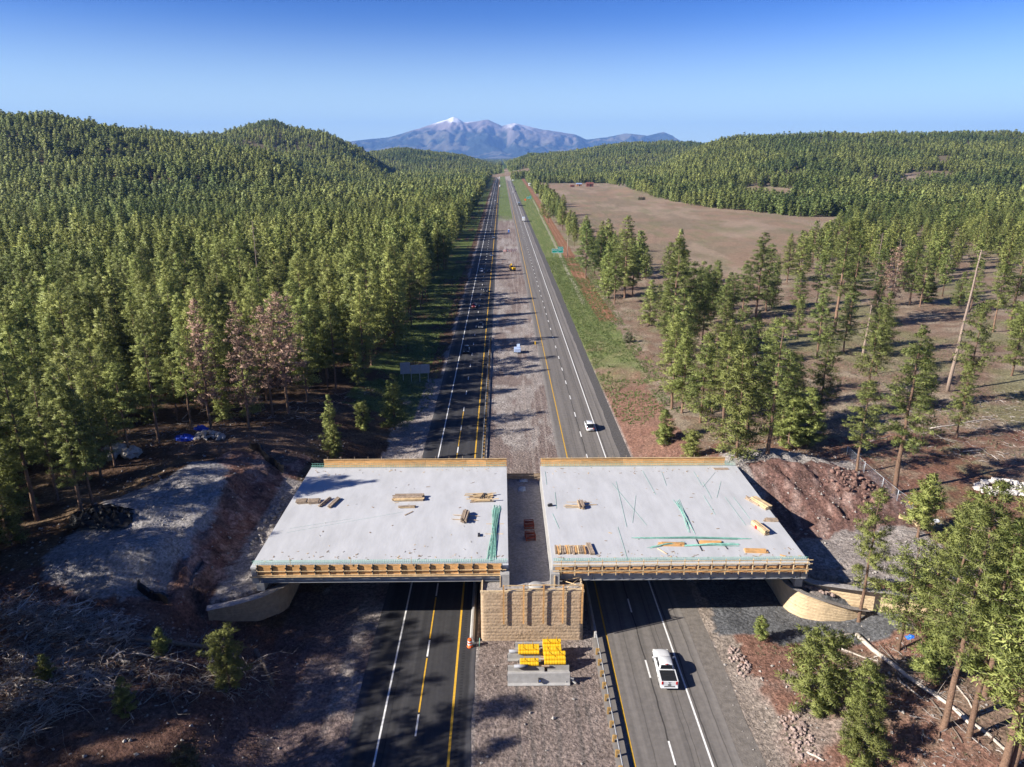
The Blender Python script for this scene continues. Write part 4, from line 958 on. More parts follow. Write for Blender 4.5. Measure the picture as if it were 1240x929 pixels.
# central pier mass: geogrid wall with gravel top, timber posts and rails hung on its front
e = thing('central_pier_wall', 'tan burlap faced block wall in the median carrying both decks', 'retaining wall', (3.5, 73.5, 0))
O = lambda x, y, z: (x - 3.5, y - 73.5, z)
def rough_wall(pts, z0f, z1f, thick, seed, step=.55, vs=.5, amp=.07, lean=.04):
    """face mesh following a polyline (outward = right-hand side while walking), with slight bulging courses, plus a gravel cap"""
    amp = .012; P_ = [Vector((p[0], p[1], 0)) for p in pts]; cum = [0]
    for a, b in zip(P_, P_[1:]): cum.append(cum[-1] + (b - a).length)
    n = max(2, int(cum[-1] / step)); S = np.linspace(0, cum[-1], n + 1); xs = np.interp(S, cum, [p.x for p in P_]); ys = np.interp(S, cum, [p.y for p in P_])
    tx = np.gradient(xs); ty = np.gradient(ys); L = np.hypot(tx, ty); nxn, nyn = ty / L, -tx / L
    nr = max(2, int(max(z1f(s) - z0f(s) for s in S) / vs)); vs_ = []; fs = []
    lv = [q for c in range(nr) for q in (c / nr, (c + .12) / nr, (c + .93) / nr)] + [1.0]; nr = len(lv) - 1
    for j in range(nr + 1):
        for i in range(n + 1):
            z = z0f(S[i]) + (z1f(S[i]) - z0f(S[i])) * lv[j]
            o = (-.010 if j % 3 == 0 else .006) + (vnoise(np.array([S[i] * 1.7 + seed]), np.array([j * 1.9]))[0] - .5) * amp * 2 - lean * (z - z0f(S[i]))
            vs_.append((xs[i] + nxn[i] * o, ys[i] + nyn[i] * o, z))
    for j in range(nr):
        for i in range(n): a = j * (n + 1) + i; fs.append([a, a + 1, a + n + 2, a + n + 1])
    tv = []; tf = []
    for i in range(n + 1):
        z = z1f(S[i])
        for q, dz in ((.0, 0.02), (.45, .06 + .10 * vnoise(np.array([S[i]]), np.array([3.0]))[0]), (thick, .12)):
            tv.append((xs[i] - nxn[i] * (q + lean * (z - z0f(S[i]))), ys[i] - nyn[i] * (q + lean * (z - z0f(S[i]))), z + dz))
    for i in range(n):
        for k in range(2): a = i * 3 + k; tf.append([a, a + 1, a + 4, a + 3][::-1])
    return (vs_, fs), (tv, tf)
def wall_thing(name, label, pts, z0f, z1f, thick, seed, m, group=None, o=None, kind_cat='retaining wall'):
    p0 = pts[0]; e = thing(name, label, kind_cat, (p0[0], p0[1], 0), 0, group)
    (fv, ff), (tv, tf) = rough_wall(pts, z0f, z1f, thick, seed)
    sh = lambda vs: [(v[0] - p0[0], v[1] - p0[1], v[2]) for v in vs]
    MB().add(sh(fv), ff, m, True).obj('wall_face', None, e); MB().add(sh(tv), tf, GRAV, True).obj('gravel_top', None, e)
    return e
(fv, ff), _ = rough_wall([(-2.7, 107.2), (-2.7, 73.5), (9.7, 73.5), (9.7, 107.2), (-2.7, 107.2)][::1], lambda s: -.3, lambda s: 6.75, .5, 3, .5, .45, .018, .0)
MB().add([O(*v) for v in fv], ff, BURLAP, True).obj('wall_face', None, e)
g = np.random.default_rng(5); gx = np.linspace(-2.66, 9.66, 26); gy = np.linspace(73.53, 107.1, 66); gX, gY = np.meshgrid(gx, gy)
gZ = 6.62 + .28 * (fbm(gX / 1.5, gY / 1.5) - .3) + .25 * np.exp(-((gX - 3.4) / 3) ** 2) * 0 - .85 * sstep(75.8, 77.4, gY)
V_ = np.stack([gX.ravel() - 3.5, gY.ravel() - 73.5, gZ.ravel()], 1); ii = (np.arange(65)[:, None] * 26 + np.arange(25)[None]).ravel()
link('gravel_top', npmesh('gravel_top', V_, np.stack([ii, ii + 1, ii + 27, ii + 26], 1), [GRAV]), e)
for (a, b, c, d_) in ((3.5, 73.62, 12.5, .16), (-2.55, 75.0, .16, 2.6), (9.55, 75.0, .16, 2.6)): MB().box(O(a, b, 6.86), (c, d_, .26), BURLAP2).obj('rim_board', None, e)
ps = MB().box((0, 0, 0), (.19, .12, 5.4), PLY).mesh('timber_post')
for x in (0.05, 2.45, 4.85, 7.2, 9.5):
    link('timber_post', ps, e, O(x, 73.26, 5.25))
for z, y in ((7.85, 73.34), (7.35, 73.34)):
    for k in range(3): MB().box(O(1.6 + 3.0 * k + .2, y, z + .05 * (k % 2)), (3.1, .05, .12), LUM).obj('guard_rail', None, e)
for x0_, y0_, x1_, y1_ in ((7.4, 73.6, 9.4, 75.4), (7.4, 75.4, 9.4, 73.6), (7.3, 75.5, 9.5, 75.5)):
    MB().tube([O(x0_, y0_, 7.1), O(x1_, y1_, 7.5)], .06, LUM, 4).obj('timber_brace', None, e)
for x in (.2, 6.3):
    q = MB().box(O(x + .0, 75.35, 7.4), (1.1, .9, 1.9), CONC2).obj('bearing_block', None, e)
for p in ((-.35, 74.9, .13), (6.25, 74.85, .13)): MB().box(O(p[0], p[1], 6.4), (p[2], .12, 3.6), LUM).obj('timber_post', None, e)
# timber fence across the far end of the gap
f = thing('timber_guard_fence', 'low timber guard fence closing the far end of the gap between decks', 'fence', (3.4, 106.2, 5.9))
for x in (-2.4, 0, 2.4): MB().box((x, 0, .5), (.09, .09, 1.2), LUMG).obj('post', None, f)
for z in (.45, .95): MB().box((0, -.07, z), (5.2, .05, .12), LUMG).obj('rail', None, f)
tag(MB().rings([[(4.0 + r_ * math.cos(a) * 1.15, 74.6 + r_ * math.sin(a), z) for a in np.linspace(0, 2 * math.pi, 20, endpoint=False)] for r_, z in ((.80, 6.8), (.82, 7.05), (.70, 7.17), (.2, 7.2))], CONC2).obj('manhole_ring'), 'round pale lid lying on the gravel at the front of the median wall top', 'lid')

# side walls
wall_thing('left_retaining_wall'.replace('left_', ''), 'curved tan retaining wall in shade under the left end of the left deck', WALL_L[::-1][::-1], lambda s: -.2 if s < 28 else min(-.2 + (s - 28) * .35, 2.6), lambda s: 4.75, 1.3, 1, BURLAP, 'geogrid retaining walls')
wall_thing('retaining_wall', 'low curved tan retaining wall tapering out beside the grey cinder apron', WALL_RL[::-1], lambda s: -.25 if s < 0 else -.15, lambda s: float(np.interp(s, [0, 2.6, 5.5, 7.8, 10, 12], [2.5, 3.0, 3.8, 4.3, 4.55, 4.7])), .9, 2, BURLAP2, 'geogrid retaining walls')
wall_thing('retaining_wall', 'long straight tan retaining wall running from the right deck into the pines', WALL_RU[::-1], lambda s: 1.9, lambda s: 5.75 - .02 * s, 1.3, 4, BURLAP2, 'geogrid retaining walls')

# ---------------------------------------------------------------- concrete barriers and guard rails
def jersey(L, w=.6, h=.82, m=None, shrink=1.0):
    pr = [(-w / 2, 0), (-w / 2, .08), (-w * .3, .28), (-w * .17, h), (w * .17, h), (w * .3, .28), (w / 2, .08), (w / 2, 0)]
    r0 = [(-L / 2, a, b) for a, b in pr]; r1 = [(L / 2, a, b) for a, b in pr]
    return MB().rings([r0, r1], m or CONC2, True, False)
def barrier_run(label, x, y0, y1, seg=3.4):
    e = thing('concrete_barrier', label, 'barrier', (x, y0, 0), 0, 'concrete barriers under the bridge'); n = round((y1 - y0) / seg); me = jersey((y1 - y0) / n - .03).mesh('barrier_segment')
    for k in range(n): link('barrier_segment', me, e, (0, (k + .5) * (y1 - y0) / n, 0), R(90))
    return e
barrier_run('white concrete barrier along the left side of the median under the left deck', -3.85, 73.2, 107)
barrier_run('pale concrete barrier along the right side of the median under the right deck', 11.35, 75.2, 107)
tag(MB().box((11.35, 74.5, .42), (.36, 1.5, .84), CONC2, taper=.9, bev=.05).obj('barrier_end_block'), 'concrete end block where the near guard rail starts', 'barrier')
GALV = mat('galvanised_steel', (.50, .52, .54), .45, .2, 3, metal=.5); POSTW = mat('treated_yellow_post', (.42, .26, .09), .85, .35, 5)
def guardrail(label, x, y0, y1, side, spacing=1.9):
    e = thing('guard_rail', label, 'guard rail', (x, y0, 0), 0, 'steel guard rails of the median')
    prof = [(0, .46), (.07, .50), (.07, .56), (.01, .62), (.07, .68), (.07, .74), (0, .78)]
    L = y1 - y0; n = int(L / 7.6) or 1
    for k in range(n):
        a, b = k * L / n, (k + 1) * L / n - .01; vs = [(side * p, yy, z) for yy in (a, b) for p, z in prof]; m = len(prof)
        vs += [(v[0] - side * .012, v[1], v[2]) for v in vs]
        fs = [[i, i + 1, m + i + 1, m + i] for i in range(m - 1)] + [[2 * m + i, 3 * m + i, 3 * m + i + 1, 2 * m + i + 1] for i in range(m - 1)]
        fs += [[m - 1, m * 3 - 1, m * 4 - 1, 2 * m - 1]]
        MB().add(vs, fs, GALV).obj('rail_beam', None, e)
    pm = MB().box((-side * .32, 0, .38), (.2, .2, .86), POSTW).mesh('post'); bm = MB().box((-side * .11, 0, .62), (.2, .16, .36), POSTW).mesh('blockout')
    for k in range(min(int(L / spacing), 120)): link('post', pm, e, (0, .4 + k * spacing, 0)); link('blockout', bm, e, (0, .4 + k * spacing, 0))
    return e
guardrail('near guard rail with yellow wooden posts leading up to the right barrier', 11.42, 40, 73.8, 1)
guardrail('long guard rail with wooden posts beyond the bridge beside the left roadway', -4.0, 108, 226, -1)

# ---------------------------------------------------------------- things lying on the decks
def plank_stack(name, label, px_, z, L, W, nl, nw, rz=0, m=None, pt=.05, group='timber stacked on the decks', jitter=.06, tilt=0, part='plank', gap=.01, mix=None):
    c = G(px_[0], px_[1], z + nl * pt * .5); e = thing(name, label, 'timber stack', (c.x, c.y, z), rz, group); r = random.Random(int(px_[0] * 7 + px_[1])); w = W / nw
    mes = [MB().box((0, 0, 0), (L, w - gap, pt - .004), q).mesh(part) for q in ((m or LUMG), mix or m or LUMG)]
    for i in range(nl):
        for j in range(nw):
            if nl > 2 and i == nl - 1 and r.random() < .3: continue
            o = link(part, mes[r.random() < .35], e, (r.uniform(-1, 1) * jitter * 4, -W / 2 + (j + .5) * w, pt * (i + .5))); o.rotation_euler.z = r.uniform(-1, 1) * jitter * .3
    return e
def stickers(e, xs, Lc, z, m=LUM, w=.06):
    for x in xs: MB().box((x, 0, z), (w, Lc, w), m).obj('cross_stick', None, e)
plank_stack('plywood_stack', 'leftmost dark plywood bundle in tree shade on the left deck', (366.5, 607), DZ, 1.5, 1.2, 5, 1, R(8), LUMG, .07)
plank_stack('plywood_stack', 'second dark plywood bundle in tree shade on the left deck', (380.5, 607), DZ, 1.4, 1.2, 5, 1, R(8), LUMG, .07)
plank_stack('lumber_stack', 'narrow dark lumber bundle right of the two plywood bundles', (393, 608), DZ, 2.6, .45, 4, 3, R(72), LUMG, .09)
plank_stack('lumber_stack', 'rightmost dark lumber bundle of the shaded group on the left deck', (404.5, 608.5), DZ, 2.7, .55, 4, 3, R(74), LUMG, .09)
plank_stack('lumber_stack', 'long wide lumber stack in the middle of the left deck', (494.5, 602.5), DZ, 4.2, 1.5, 6, 7, R(2), LUMG, .09, mix=LUM)
plank_stack('lumber_stack', 'short thin lumber stack just below the long wide one', (493, 613.5), DZ, 2.1, .5, 4, 3, R(3), LUMG, .08, mix=LUM)
tag(MB().box((0, 0, .04), (1.5, .2, .06), LUMG).obj('loose_plank', None, None), 'single loose plank lying diagonally on the left deck', 'plank').location = (*G(495, 622, DZ)[:2], DZ); bpy.data.objects['loose_plank'].rotation_euler.z = R(48)
e = plank_stack('lumber_heap', 'untidy heap of crossed planks near the right end of the left deck', (583, 603), DZ, 2.3, 2.3, 3, 8, R(2), LUMG, .1, jitter=.16, mix=LUM)
for x, y, L_, a in ((-1.0, 1.0, 2.8, 3), (-1.2, .45, 2.6, -2), (.9, -.9, 3.2, 4), (-.9, -.7, 2.6, -3), (1.1, .9, 2.2, 10), (0, .1, 2.4, 1)): MB().box((x, y, .36), (L_, .2, .06), LUM, rz=R(a)).obj('cross_plank', None, e)
for x in (.1, .35): MB().box((x, .1, .45), (.12, 1.9, .05), DARKS, rz=R(-20)).obj('strap', None, e)
e = plank_stack('lumber_stack', 'upright running lumber stack on two cross sticks beside the green rebar bundle', (563, 625), DZ + .1, 2.6, .85, 6, 5, R(84), LUMG, .1)
stickers(e, (-.5, .7), 3.6, .03); 
plank_stack('small_block', 'small dark block lying left of the green rebar bundle', (580, 647), DZ, .7, .3, 2, 1, R(90), DARKS, .12)
def rebar_bundle(label, pts, n, spread, seed, rad=.022, sticks=()):
    r = random.Random(seed); a, b = G(*pts[0], DZ + .1), G(*pts[1], DZ + .1); e = thing('rebar_bundle', label, 'rebar bundle', (a.x, a.y, DZ), 0, 'green coated rebar on the decks')
    D = b - a; s = Vector((-D.y, D.x, 0)).normalized(); k = MB()
    for i in range(n):
        u, w = r.gauss(0, spread), r.gauss(0, spread); f0 = r.uniform(-.06, .12); f1 = r.uniform(.85, 1.05)
        if r.random() < .25: w *= 2
        k.tube([D * f0 + s * u + Vector((0, 0, .05)), D * .5 + s * (u + w) * .35 + Vector((0, 0, .05 + .25 * r.random())), D * f1 + s * w + Vector((0, 0, .05))], rad, MINT, 3, False, False)
    tag(k.obj('rebar', None, e), kind='stuff')
    for f_, L_ in sticks: MB().box(D * f_ + Vector((0, 0, .02)), (L_, .07, .06), LUM).obj('cross_stick', None, e)
    return e
rebar_bundle('loose green rebar bundle fanning out at the right end of the left deck', ((601, 614), (596, 676)), 60, .30, 3, .024, ((.35, 2.4), (.55, 2.4)))
rebar_bundle('long thin green rebar bundle lying across the right deck behind the plywood strips', ((772, 651), (905, 652)), 26, .10, 4)
rebar_bundle('green rebar bundle lying across the right deck level with the plywood strips', ((830, 660.5), (893, 659)), 30, .10, 5)
rebar_bundle('green rebar bundle lying over the left plywood strip', ((786, 663), (829, 656)), 14, .10, 6)
rebar_bundle('sheaf of parallel green rebars in the middle of the right deck', ((820, 606), (839, 646)), 9, .32, 7)
for k, (a, b, lab) in enumerate(((((746, 583), (759, 638), 'crossing the long thin green rebar, left half')), ((741, 585), (783, 636), 'running diagonally across the left half'), ((770, 600), (766, 633), 'short and upright in the left half'), ((778, 570), (794, 599), 'near the far edge left of centre'), ((801, 571), (807, 588), 'short near the far edge at centre'), ((748, 638), (760, 678), 'near the bundles at the lower left'), ((669, 622), (677, 640), 'short by the left edge'), ((672, 596), (674, 616), 'by the dark tool at the left edge'), ((660, 571), (662, 587), 'at the far left corner'), ((851, 584), (862, 604), 'upper right, left one'), ((878, 602), (903, 636), 'upper right, long one'), ((888, 602), (908, 628), 'upper right beside the lumber'), ((852, 600), (866, 623), 'right of the sheaf'), ((866, 572), (851, 590), 'leaning left near the far edge'), ((873, 583), (868, 603), 'beside the far plywood offcut'), ((840, 571), (850, 588), 'double near the far edge'), ((351, 640), (427, 628), 'long and faint on the left deck'), ((347, 645), (488, 620), 'longest and faint on the left deck'), ((545, 684), (556, 680), 'at the near right corner of the left deck'))):
    p, q = G(*a, DZ + .03), G(*b, DZ + .03); o = MB().tube([(0, 0, 0), (q - p) * .5 + Vector((0, 0, .01)), q - p], .008 if 'faint' in lab else .016, MINT, 4, False, False).obj('loose_rebar'); o.location = p; tag(o, 'single green rebar ' + lab, 'rebar', 'loose rebars on the decks')
e = plank_stack('lumber_stack', 'small lumber stack with crossed sticks at the left side of the right deck', (703.5, 610.5), DZ + .08, 1.8, .8, 5, 5, R(93), LUMG, .1, mix=LUM)
for x, y, L_, a in ((-.1, .9, 3.2, 88), (.1, 1.0, 2.6, 80), (-.5, 1.2, 2.2, 90), (.1, -1.2, 2.2, 92), (.3, .2, 3.6, 86)): MB().box((x, y, .42 if abs(y) < .5 else .03), (L_, .08, .06), LUM, rz=R(a)).obj('cross_stick', None, e)
e = thing('form_panel_row', 'row of short upright standing form panels at the near left corner of the right deck', 'form panels', (*G(693, 667, DZ)[:2], DZ), 0, 'timber stacked on the decks')
for k in range(14):
    r = random.Random(k); MB().box((-2.1 + k * .28, r.uniform(-.1, .1), .16), (.2, 1.7 + r.uniform(-.3, .2), .3), (LUMG, PLY, LUM, LUMG)[k % 4], rz=r.uniform(-.06, .06)).obj('form_panel', None, e)
MB().box((0.2, 1.15, .04), (3.6, .08, .08), LUM).obj('cross_stick', None, e)
for k in range(3): MB().box((2.1 + k * .2, .2, .16), (.18, 2.6, .28), LUMG, rz=R(6)).obj('form_panel', None, e)
plank_stack('plywood_strips', 'left pile of orange plywood strips under green rebar on the right deck', (813.5, 659), DZ, 2.9, .8, 3, 2, R(-4), PLY, .07, jitter=.1)
plank_stack('plywood_strips', 'middle pile of orange plywood strips between two dark sticks', (861, 657), DZ, 2.7, .75, 3, 2, R(-3), PLY, .07)
plank_stack('plywood_strips', 'right pile of orange plywood strips near the near rail of the right deck', (916, 667), DZ, 2.6, .8, 3, 2, R(-5), PLY, .08)
plank_stack('plywood_offcut', 'flat brown plywood offcut at the far edge of the right deck', (875, 567.8), DZ, 2.3, .8, 1, 1, 0, LUMG, .06)
for a, b, lab in (((843, 653), (850, 667), 'left dark stick beside the middle plywood pile'), ((873, 655), (881, 665), 'right dark stick beside the middle plywood pile'), ((796, 664), (808, 671), 'loose pale stick left below the plywood piles')):
    p, q = G(*a, DZ + .05), G(*b, DZ + .05); o = MB().tube([(0, 0, 0), q - p], .06, LUM if 'pale' in lab else DARKS, 4).obj('stick'); o.location = p; tag(o, lab, 'stick', 'loose sticks on the right deck')
plank_stack('lumber_stack', 'large pale lumber stack near the right edge of the right deck', (921, 609), DZ, 3.3, 1.1, 5, 5, R(113), LUM, .12, mix=LUMG, gap=.05, jitter=.03)
plank_stack('lumber_stack', 'thin lumber bundle left of the large pale stack', (911.5, 607), DZ, 2.6, .35, 4, 2, R(114), LUMG, .1, mix=LUM)
plank_stack('lumber_stack', 'slatted pale lumber stack below the large one on the right deck', (920.5, 639), DZ, 3.0, .8, 6, 4, R(106), LUM, .12, mix=LUMG, gap=.08, jitter=.02)
plank_stack('plywood_stack', 'small grey plywood bundle between the two pale stacks and the right edge', (933, 629.5), DZ, 1.5, .7, 3, 2, R(-6), LUMG, .1)
plank_stack('plywood_offcut', 'tiny plywood scrap near the right corner of the right deck', (949, 673), DZ, .7, .25, 1, 1, R(-30), PLY, .06)
RED = mat('red_plastic', (.5, .02, .02), .5, .15)
e = thing('fuel_can', 'small red fuel can left of the slatted lumber stack', 'fuel can', (*G(916, 640.5, DZ)[:2], DZ), R(20)); MB().box((0, 0, .25), (.35, .5, .5), RED, bev=.06).obj('can_body', None, e); MB().tube([(0, -.15, .5), (0, 0, .62), (0, .15, .5)], .03, RED, 5).obj('handle', None, e)
e = thing('tool_box', 'small dark and white tool box by the left edge of the right deck', 'tool box', (*G(666, 613, DZ)[:2], DZ), R(10)); MB().box((0, 0, .2), (.7, .4, .36), DARKS, bev=.05).obj('box_body', None, e); MB().box((-.25, 0, .43), (.3, .32, .1), CONC2, bev=.02).obj('lid', None, e)
WHT = mat('white_sheet', (.75, .76, .78), .6, .1)

# rust red racks in the gap
for k, (x, y, lab) in enumerate(((640.5, 637, 'far rust red steel rack in the gap between the decks'), (642, 651, 'near rust red steel rack in the gap between the decks'))):
    c = G(x, y, 6.0); e = thing('steel_rack', lab, 'steel rack', (c.x, c.y, 5.82), R(3 + 4 * k), 'steel racks in the gap')
    for sx in (-.65, .65):
        for sy in (-.6, .6): MB().box((sx, sy, .45), (.1, .1, .9), RUST).obj('post', None, e)
    for z in (.12, .5, .85):
        for sy in (-.6, .6): MB().box((0, sy, z), (1.3, .08, .1), RUST).obj('rail', None, e)
        for sx in (-.65, .65): MB().box((sx, 0, z), (.08, 1.2, .1), RUST).obj('rail', None, e)
    for i in range(5): MB().tube([(-.6, -.5 + i * .25, .3 + .1 * i), (.62, -.45 + i * .22, .35 + .08 * i)], .07, RUST, 5).obj('pipe', None, e)
RAG = mat('crumpled_plastic', (.45, .52, .62), .5, .3, 6, .8, 12)
def crumple(name, label, cat, c, sx, sy, h, m, seed, n=14, group=None):
    g = np.random.default_rng(seed); u = np.linspace(-1, 1, n); X, Y = np.meshgrid(u, u); rr = np.clip(1 - (X ** 2 + Y ** 2), 0, 1)
    Z = h * (rr ** .6) * (.55 + .9 * g.random(X.shape)) + .02; X = X + g.normal(0, .05, X.shape); Y = Y + g.normal(0, .05, Y.shape)
    V_ = np.stack([X.ravel() * sx, Y.ravel() * sy, Z.ravel() - .06], 1); ii = (np.arange(n - 1)[:, None] * n + np.arange(n - 1)[None]).ravel()
    o = link(name, npmesh(name, V_, np.stack([ii, ii + 1, ii + n + 1, ii + n], 1), [m], False), None, c); return tag(o, label, cat, group)
crumple('plastic_sheet', 'pale blue plastic scrap at the far end of the gap', 'plastic sheet', (*G(634, 582, 5.9)[:2], 5.9), .7, .5, .3, RAG, 1)
crumple('plastic_sheet', 'crumpled bluish plastic on the gravel in the middle of the gap', 'plastic sheet', (*G(632, 592, 5.9)[:2], 5.9), .6, .9, .2, RAG, 2)
# ---------------------------------------------------------------- deck wear: scattered offcuts and form ties too small to pick apart
def debris(name, x0, x1, seed, n=150):
    r = random.Random(seed); b = MB()
    for k in range(n):
        x, y = r.uniform(x0 + .5, x1 - .5), r.choice((r.uniform(77.2, 79.5), r.uniform(102, 104.4), r.uniform(77, 104.4), r.uniform(77.2, 78.4))); s = r.uniform(.05, .16)
        b.box((x, y, DZ + .02), (s * r.uniform(1, 4), s, .03), (LUM, LUMG, LUMG, CONC2)[r.randrange(4)], rz=r.random() * 3.1)
    tag(b.obj(name), kind='stuff')
debris('deck_debris', -30.7, .65, 1); debris('deck_debris', 6.05, 37.7, 2)
# ---------------------------------------------------------------- yellow bundles and barriers in the median
YEL = mat('yellow_plastic', (.72, .43, .015), .45, .12, 3); YELD = mat('yellow_strap', (.45, .25, .01), .6, .1)
def bundle(label, cx_, cy_, z, L, rows, seed):
    e = thing('yellow_bundle', label, 'plastic bundle', (cx_, cy_, z), 0, 'yellow bundles in the median'); r = random.Random(seed)
    for k, (yy, zz, rr) in enumerate(rows):
        rg = []; n = 12; xs = []
        x = -L / 2
        while x < L / 2 - .05:
            xs += [(x, .90), (x + .03, 1.0), (x + .25, 1.0), (x + .28, .90)]; x += .31
        for x, s in xs: rg.append([(x, yy + rr * s * math.cos(a), zz + rr * s * math.sin(a)) for a in np.linspace(0, 2 * math.pi, n, endpoint=False)])
        MB().rings(rg, YEL, True, False).obj('ribbed_roll', None, e)
    MB().box((-L * .25, sum(q[0] for q in rows) / len(rows), max(q[1] + q[2] for q in rows) + .012), (.07, max(q[0] for q in rows) - min(q[0] for q in rows) + .5, .02), YELD).obj('strap', None, e)
    MB().box((L * .25, sum(q[0] for q in rows) / len(rows), max(q[1] + q[2] for q in rows) + .012), (.07, max(q[0] for q in rows) - min(q[0] for q in rows) + .5, .02), YELD).obj('strap', None, e)
    return e
jb = {}
def jers(label, cx_, cy_, L, rz=0, h=.85, w=.6):
    e = thing('jersey_barrier', label, 'barrier', (cx_, cy_, 0), rz, 'concrete barriers stored in the median')
    jersey(L, w, h, CONC2).obj('barrier_body', None, e)
    for s in (-1, 1): MB().box((s * (L / 2 + .04), 0, h * .5), (.08, .12, h * .4), DARKS).obj('end_loop', None, e)
    return e
jers('rearmost stored concrete barrier right against the median wall', 3.15, 72.0, 3.5)
MB().box((.3, -.30, .5), (1.2, .04, .62), PLY, rx=R(12)).obj('wood_panel', None, [o for o in COL.objects if o.name.startswith('jersey_barrier')][-1])
jers('stored concrete barrier under the far left yellow bundle', 2.5, 70.0, 4.0); jers('stored concrete barrier under the far right yellow bundles', 6.2, 70.1, 2.4)
jers('stored concrete barrier under the near left yellow bundle', 2.6, 67.9, 4.2); jers('stored concrete barrier under the near right yellow bundles', 6.3, 68.0, 2.5)
jers('stored concrete barrier between the yellow bundles', 4.6, 69.1, 5.6)
fb = jers('long pale concrete barrier in front of the yellow bundles', 3.95, 66.0, 7.0, 0, 1.45, .85)
MB().box((.1, -.40, .75), (.35, .3, .5), DARKS, bev=.03).obj('lifting_clamp', None, fb); MB().box((.1, -.5, .8), (.15, .12, .2), mat('blue_paint', (.05, .12, .4), .5, .1)).obj('clamp_handle', None, fb)
for k in range(3): MB().box((3.3 + .3 * k, -.1, .3 + .5 * (k % 2)), (.7, .16, .14), CONC2, rz=R(25 - 30 * k), ry=R(20)).obj('broken_end', None, fb)
tb = MB().box((0, 0, 0), (.9, .16, .14), LUMG).mesh('timber_bearer')
for x, y, w_ in ((3.9, 70.6, 'rearmost'), (3.9, 70.0, 'second rearmost'), (3.9, 69.3, 'middle'), (3.9, 68.6, 'second frontmost'), (3.9, 67.7, 'frontmost')): tag(link('timber_bearer', tb, None, (x + .9, y, .93)), w_ + ' grey timber bearer between the left and right yellow bundles', 'timber', 'timber bearers in the median')
bundle('far left yellow bundle on the stored barriers', 2.9, 70.2, .85, 2.3, ((-.3, 0.27, 0.27), (.1, 0.27, 0.27), (.5, 0.27, 0.27), (-.1, .6, 0.27), (.3, .6, 0.27)), 1)
bundle('near left small yellow bundle on the stored barriers', 3.0, 68.2, .85, 2.2, ((-.3, 0.27, 0.27), (.1, 0.27, 0.27), (-.1, .58, 0.25)), 2)
bundle('far right tall yellow bundle on the stored barriers', 5.75, 70.8, .85, 2.2, ((-.4, 0.29, 0.29), (.1, 0.29, 0.29), (-.4, .7, 0.29), (.1, .7, 0.29), (-.15, 1.15, 0.29)), 3)
bundle('near right tall yellow bundle on the stored barriers', 5.85, 68.6, .85, 2.3, ((-.5, 0.30, 0.30), (0, 0.30, 0.30), (.5, 0.30, 0.30), (-.3, .7, 0.30), (0.30, .7, 0.30), (0, 1.1, 0.27)), 4)
bundle('middle right yellow bundle between the two tall ones', 5.7, 69.8, .85, 2.1, ((0, 0.29, 0.29), (.05, .66, 0.27)), 5)
PIPE = mat('grey_pipe', (.27, .28, .31), .5, .2)
for k, (x, y, lab) in enumerate(((1.45, 70.1, 'grey pipe stub left of the far left yellow bundle'), (2.0, 67.5, 'grey pipe lying in front of the near left yellow bundle'))):
    tag(MB().tube([(x - .8, y, 1.1), (x + .8, y, 1.1)], .2, PIPE, 12).obj('grey_pipe'), lab, 'pipe', 'grey pipes in the median')
# drum, stake
ORG = mat('safety_orange', (.80, .13, .02), .5, .08)
def cyl_rings(rs, n=14): return [[(r_ * math.cos(a), r_ * math.sin(a), z) for a in np.linspace(0, 2 * math.pi, n, endpoint=False)] for r_, z in rs]
def drum(label, x, y, z=0, s=1):
    e = thing('traffic_drum', label, 'traffic drum', (x, y, z), 0, 'orange traffic drums'); e.scale = (s, s, s)
    MB().rings(cyl_rings(((.32, 0), (.34, .06), (.27, .1), (.26, .3))), ORG).obj('base', None, e)
    MB().rings(cyl_rings(((.262, .3), (.255, .48))), WHT).obj('white_band', None, e); MB().rings(cyl_rings(((.253, .48), (.245, .64))), ORG).obj('orange_band', None, e)
    MB().rings(cyl_rings(((.248, .64), (.24, .8))), WHT).obj('white_band', None, e); MB().rings(cyl_rings(((.24, .8), (.22, 1.0), (.06, 1.05))), ORG).obj('top', None, e); return e
drum('red and white traffic drum at the near end of the left median barrier', -4.05, 72.4, 0, 1.1)
tag(MB().tube([(-2.9, 72.4, 0), (-2.85, 72.3, 1.3)], .05, MINT, 5).obj('marker_stake'), 'green marker stake beside the traffic drum', 'stake')

# ---------------------------------------------------------------- vehicles
GLASS = mat('dark_car_glass', (.012, .014, .018), .08, 0, spec=.6); TYRE = mat('tyre_rubber', (.015, .015, .015), .9, .1); RIMM = mat('wheel_rim', (.45, .46, .48), .35, .1, metal=.6)
CHRM = mat('chrome_trim', (.5, .5, .52), .25, 0, metal=.8); TAIL = mat('red_tail_light', (.45, .012, .012), .3, 0); HEADL = mat('headlight_lens', (.85, .85, .8), .2, 0)
BEDC = mat('black_bed_cover', (.018, .019, .022), .65, .25, 4)
def paint(nm, c): return mat('paint_' + nm, c, .32, .0, coat=.6, spec=.5)
def wheel_to(e, x, y, r_, w=.24, nm='wheel'):
    s = 1 if x > 0 else -1; T = MB().rings([[(x + s * dx, y + q * math.cos(a), r_ + q * math.sin(a)) for a in np.linspace(0, 2 * math.pi, 18, endpoint=False)] for dx, q in ((-w, r_ * .8), (-w, r_ * .97), (-w * .85, r_), (-.03, r_), (0, r_ * .96), (0, r_ * .62))], TYRE)
    t = T.obj(nm, None, e)
    MB().rings([[(x + s * dx, y + q * math.cos(a), r_ + q * math.sin(a)) for a in np.linspace(0, 2 * math.pi, 12, endpoint=False)] for dx, q in ((-.05, r_ * .62), (.004, r_ * .60), (-.015, r_ * .2), (.01, r_ * .16))], RIMM).obj('rim', None, t)
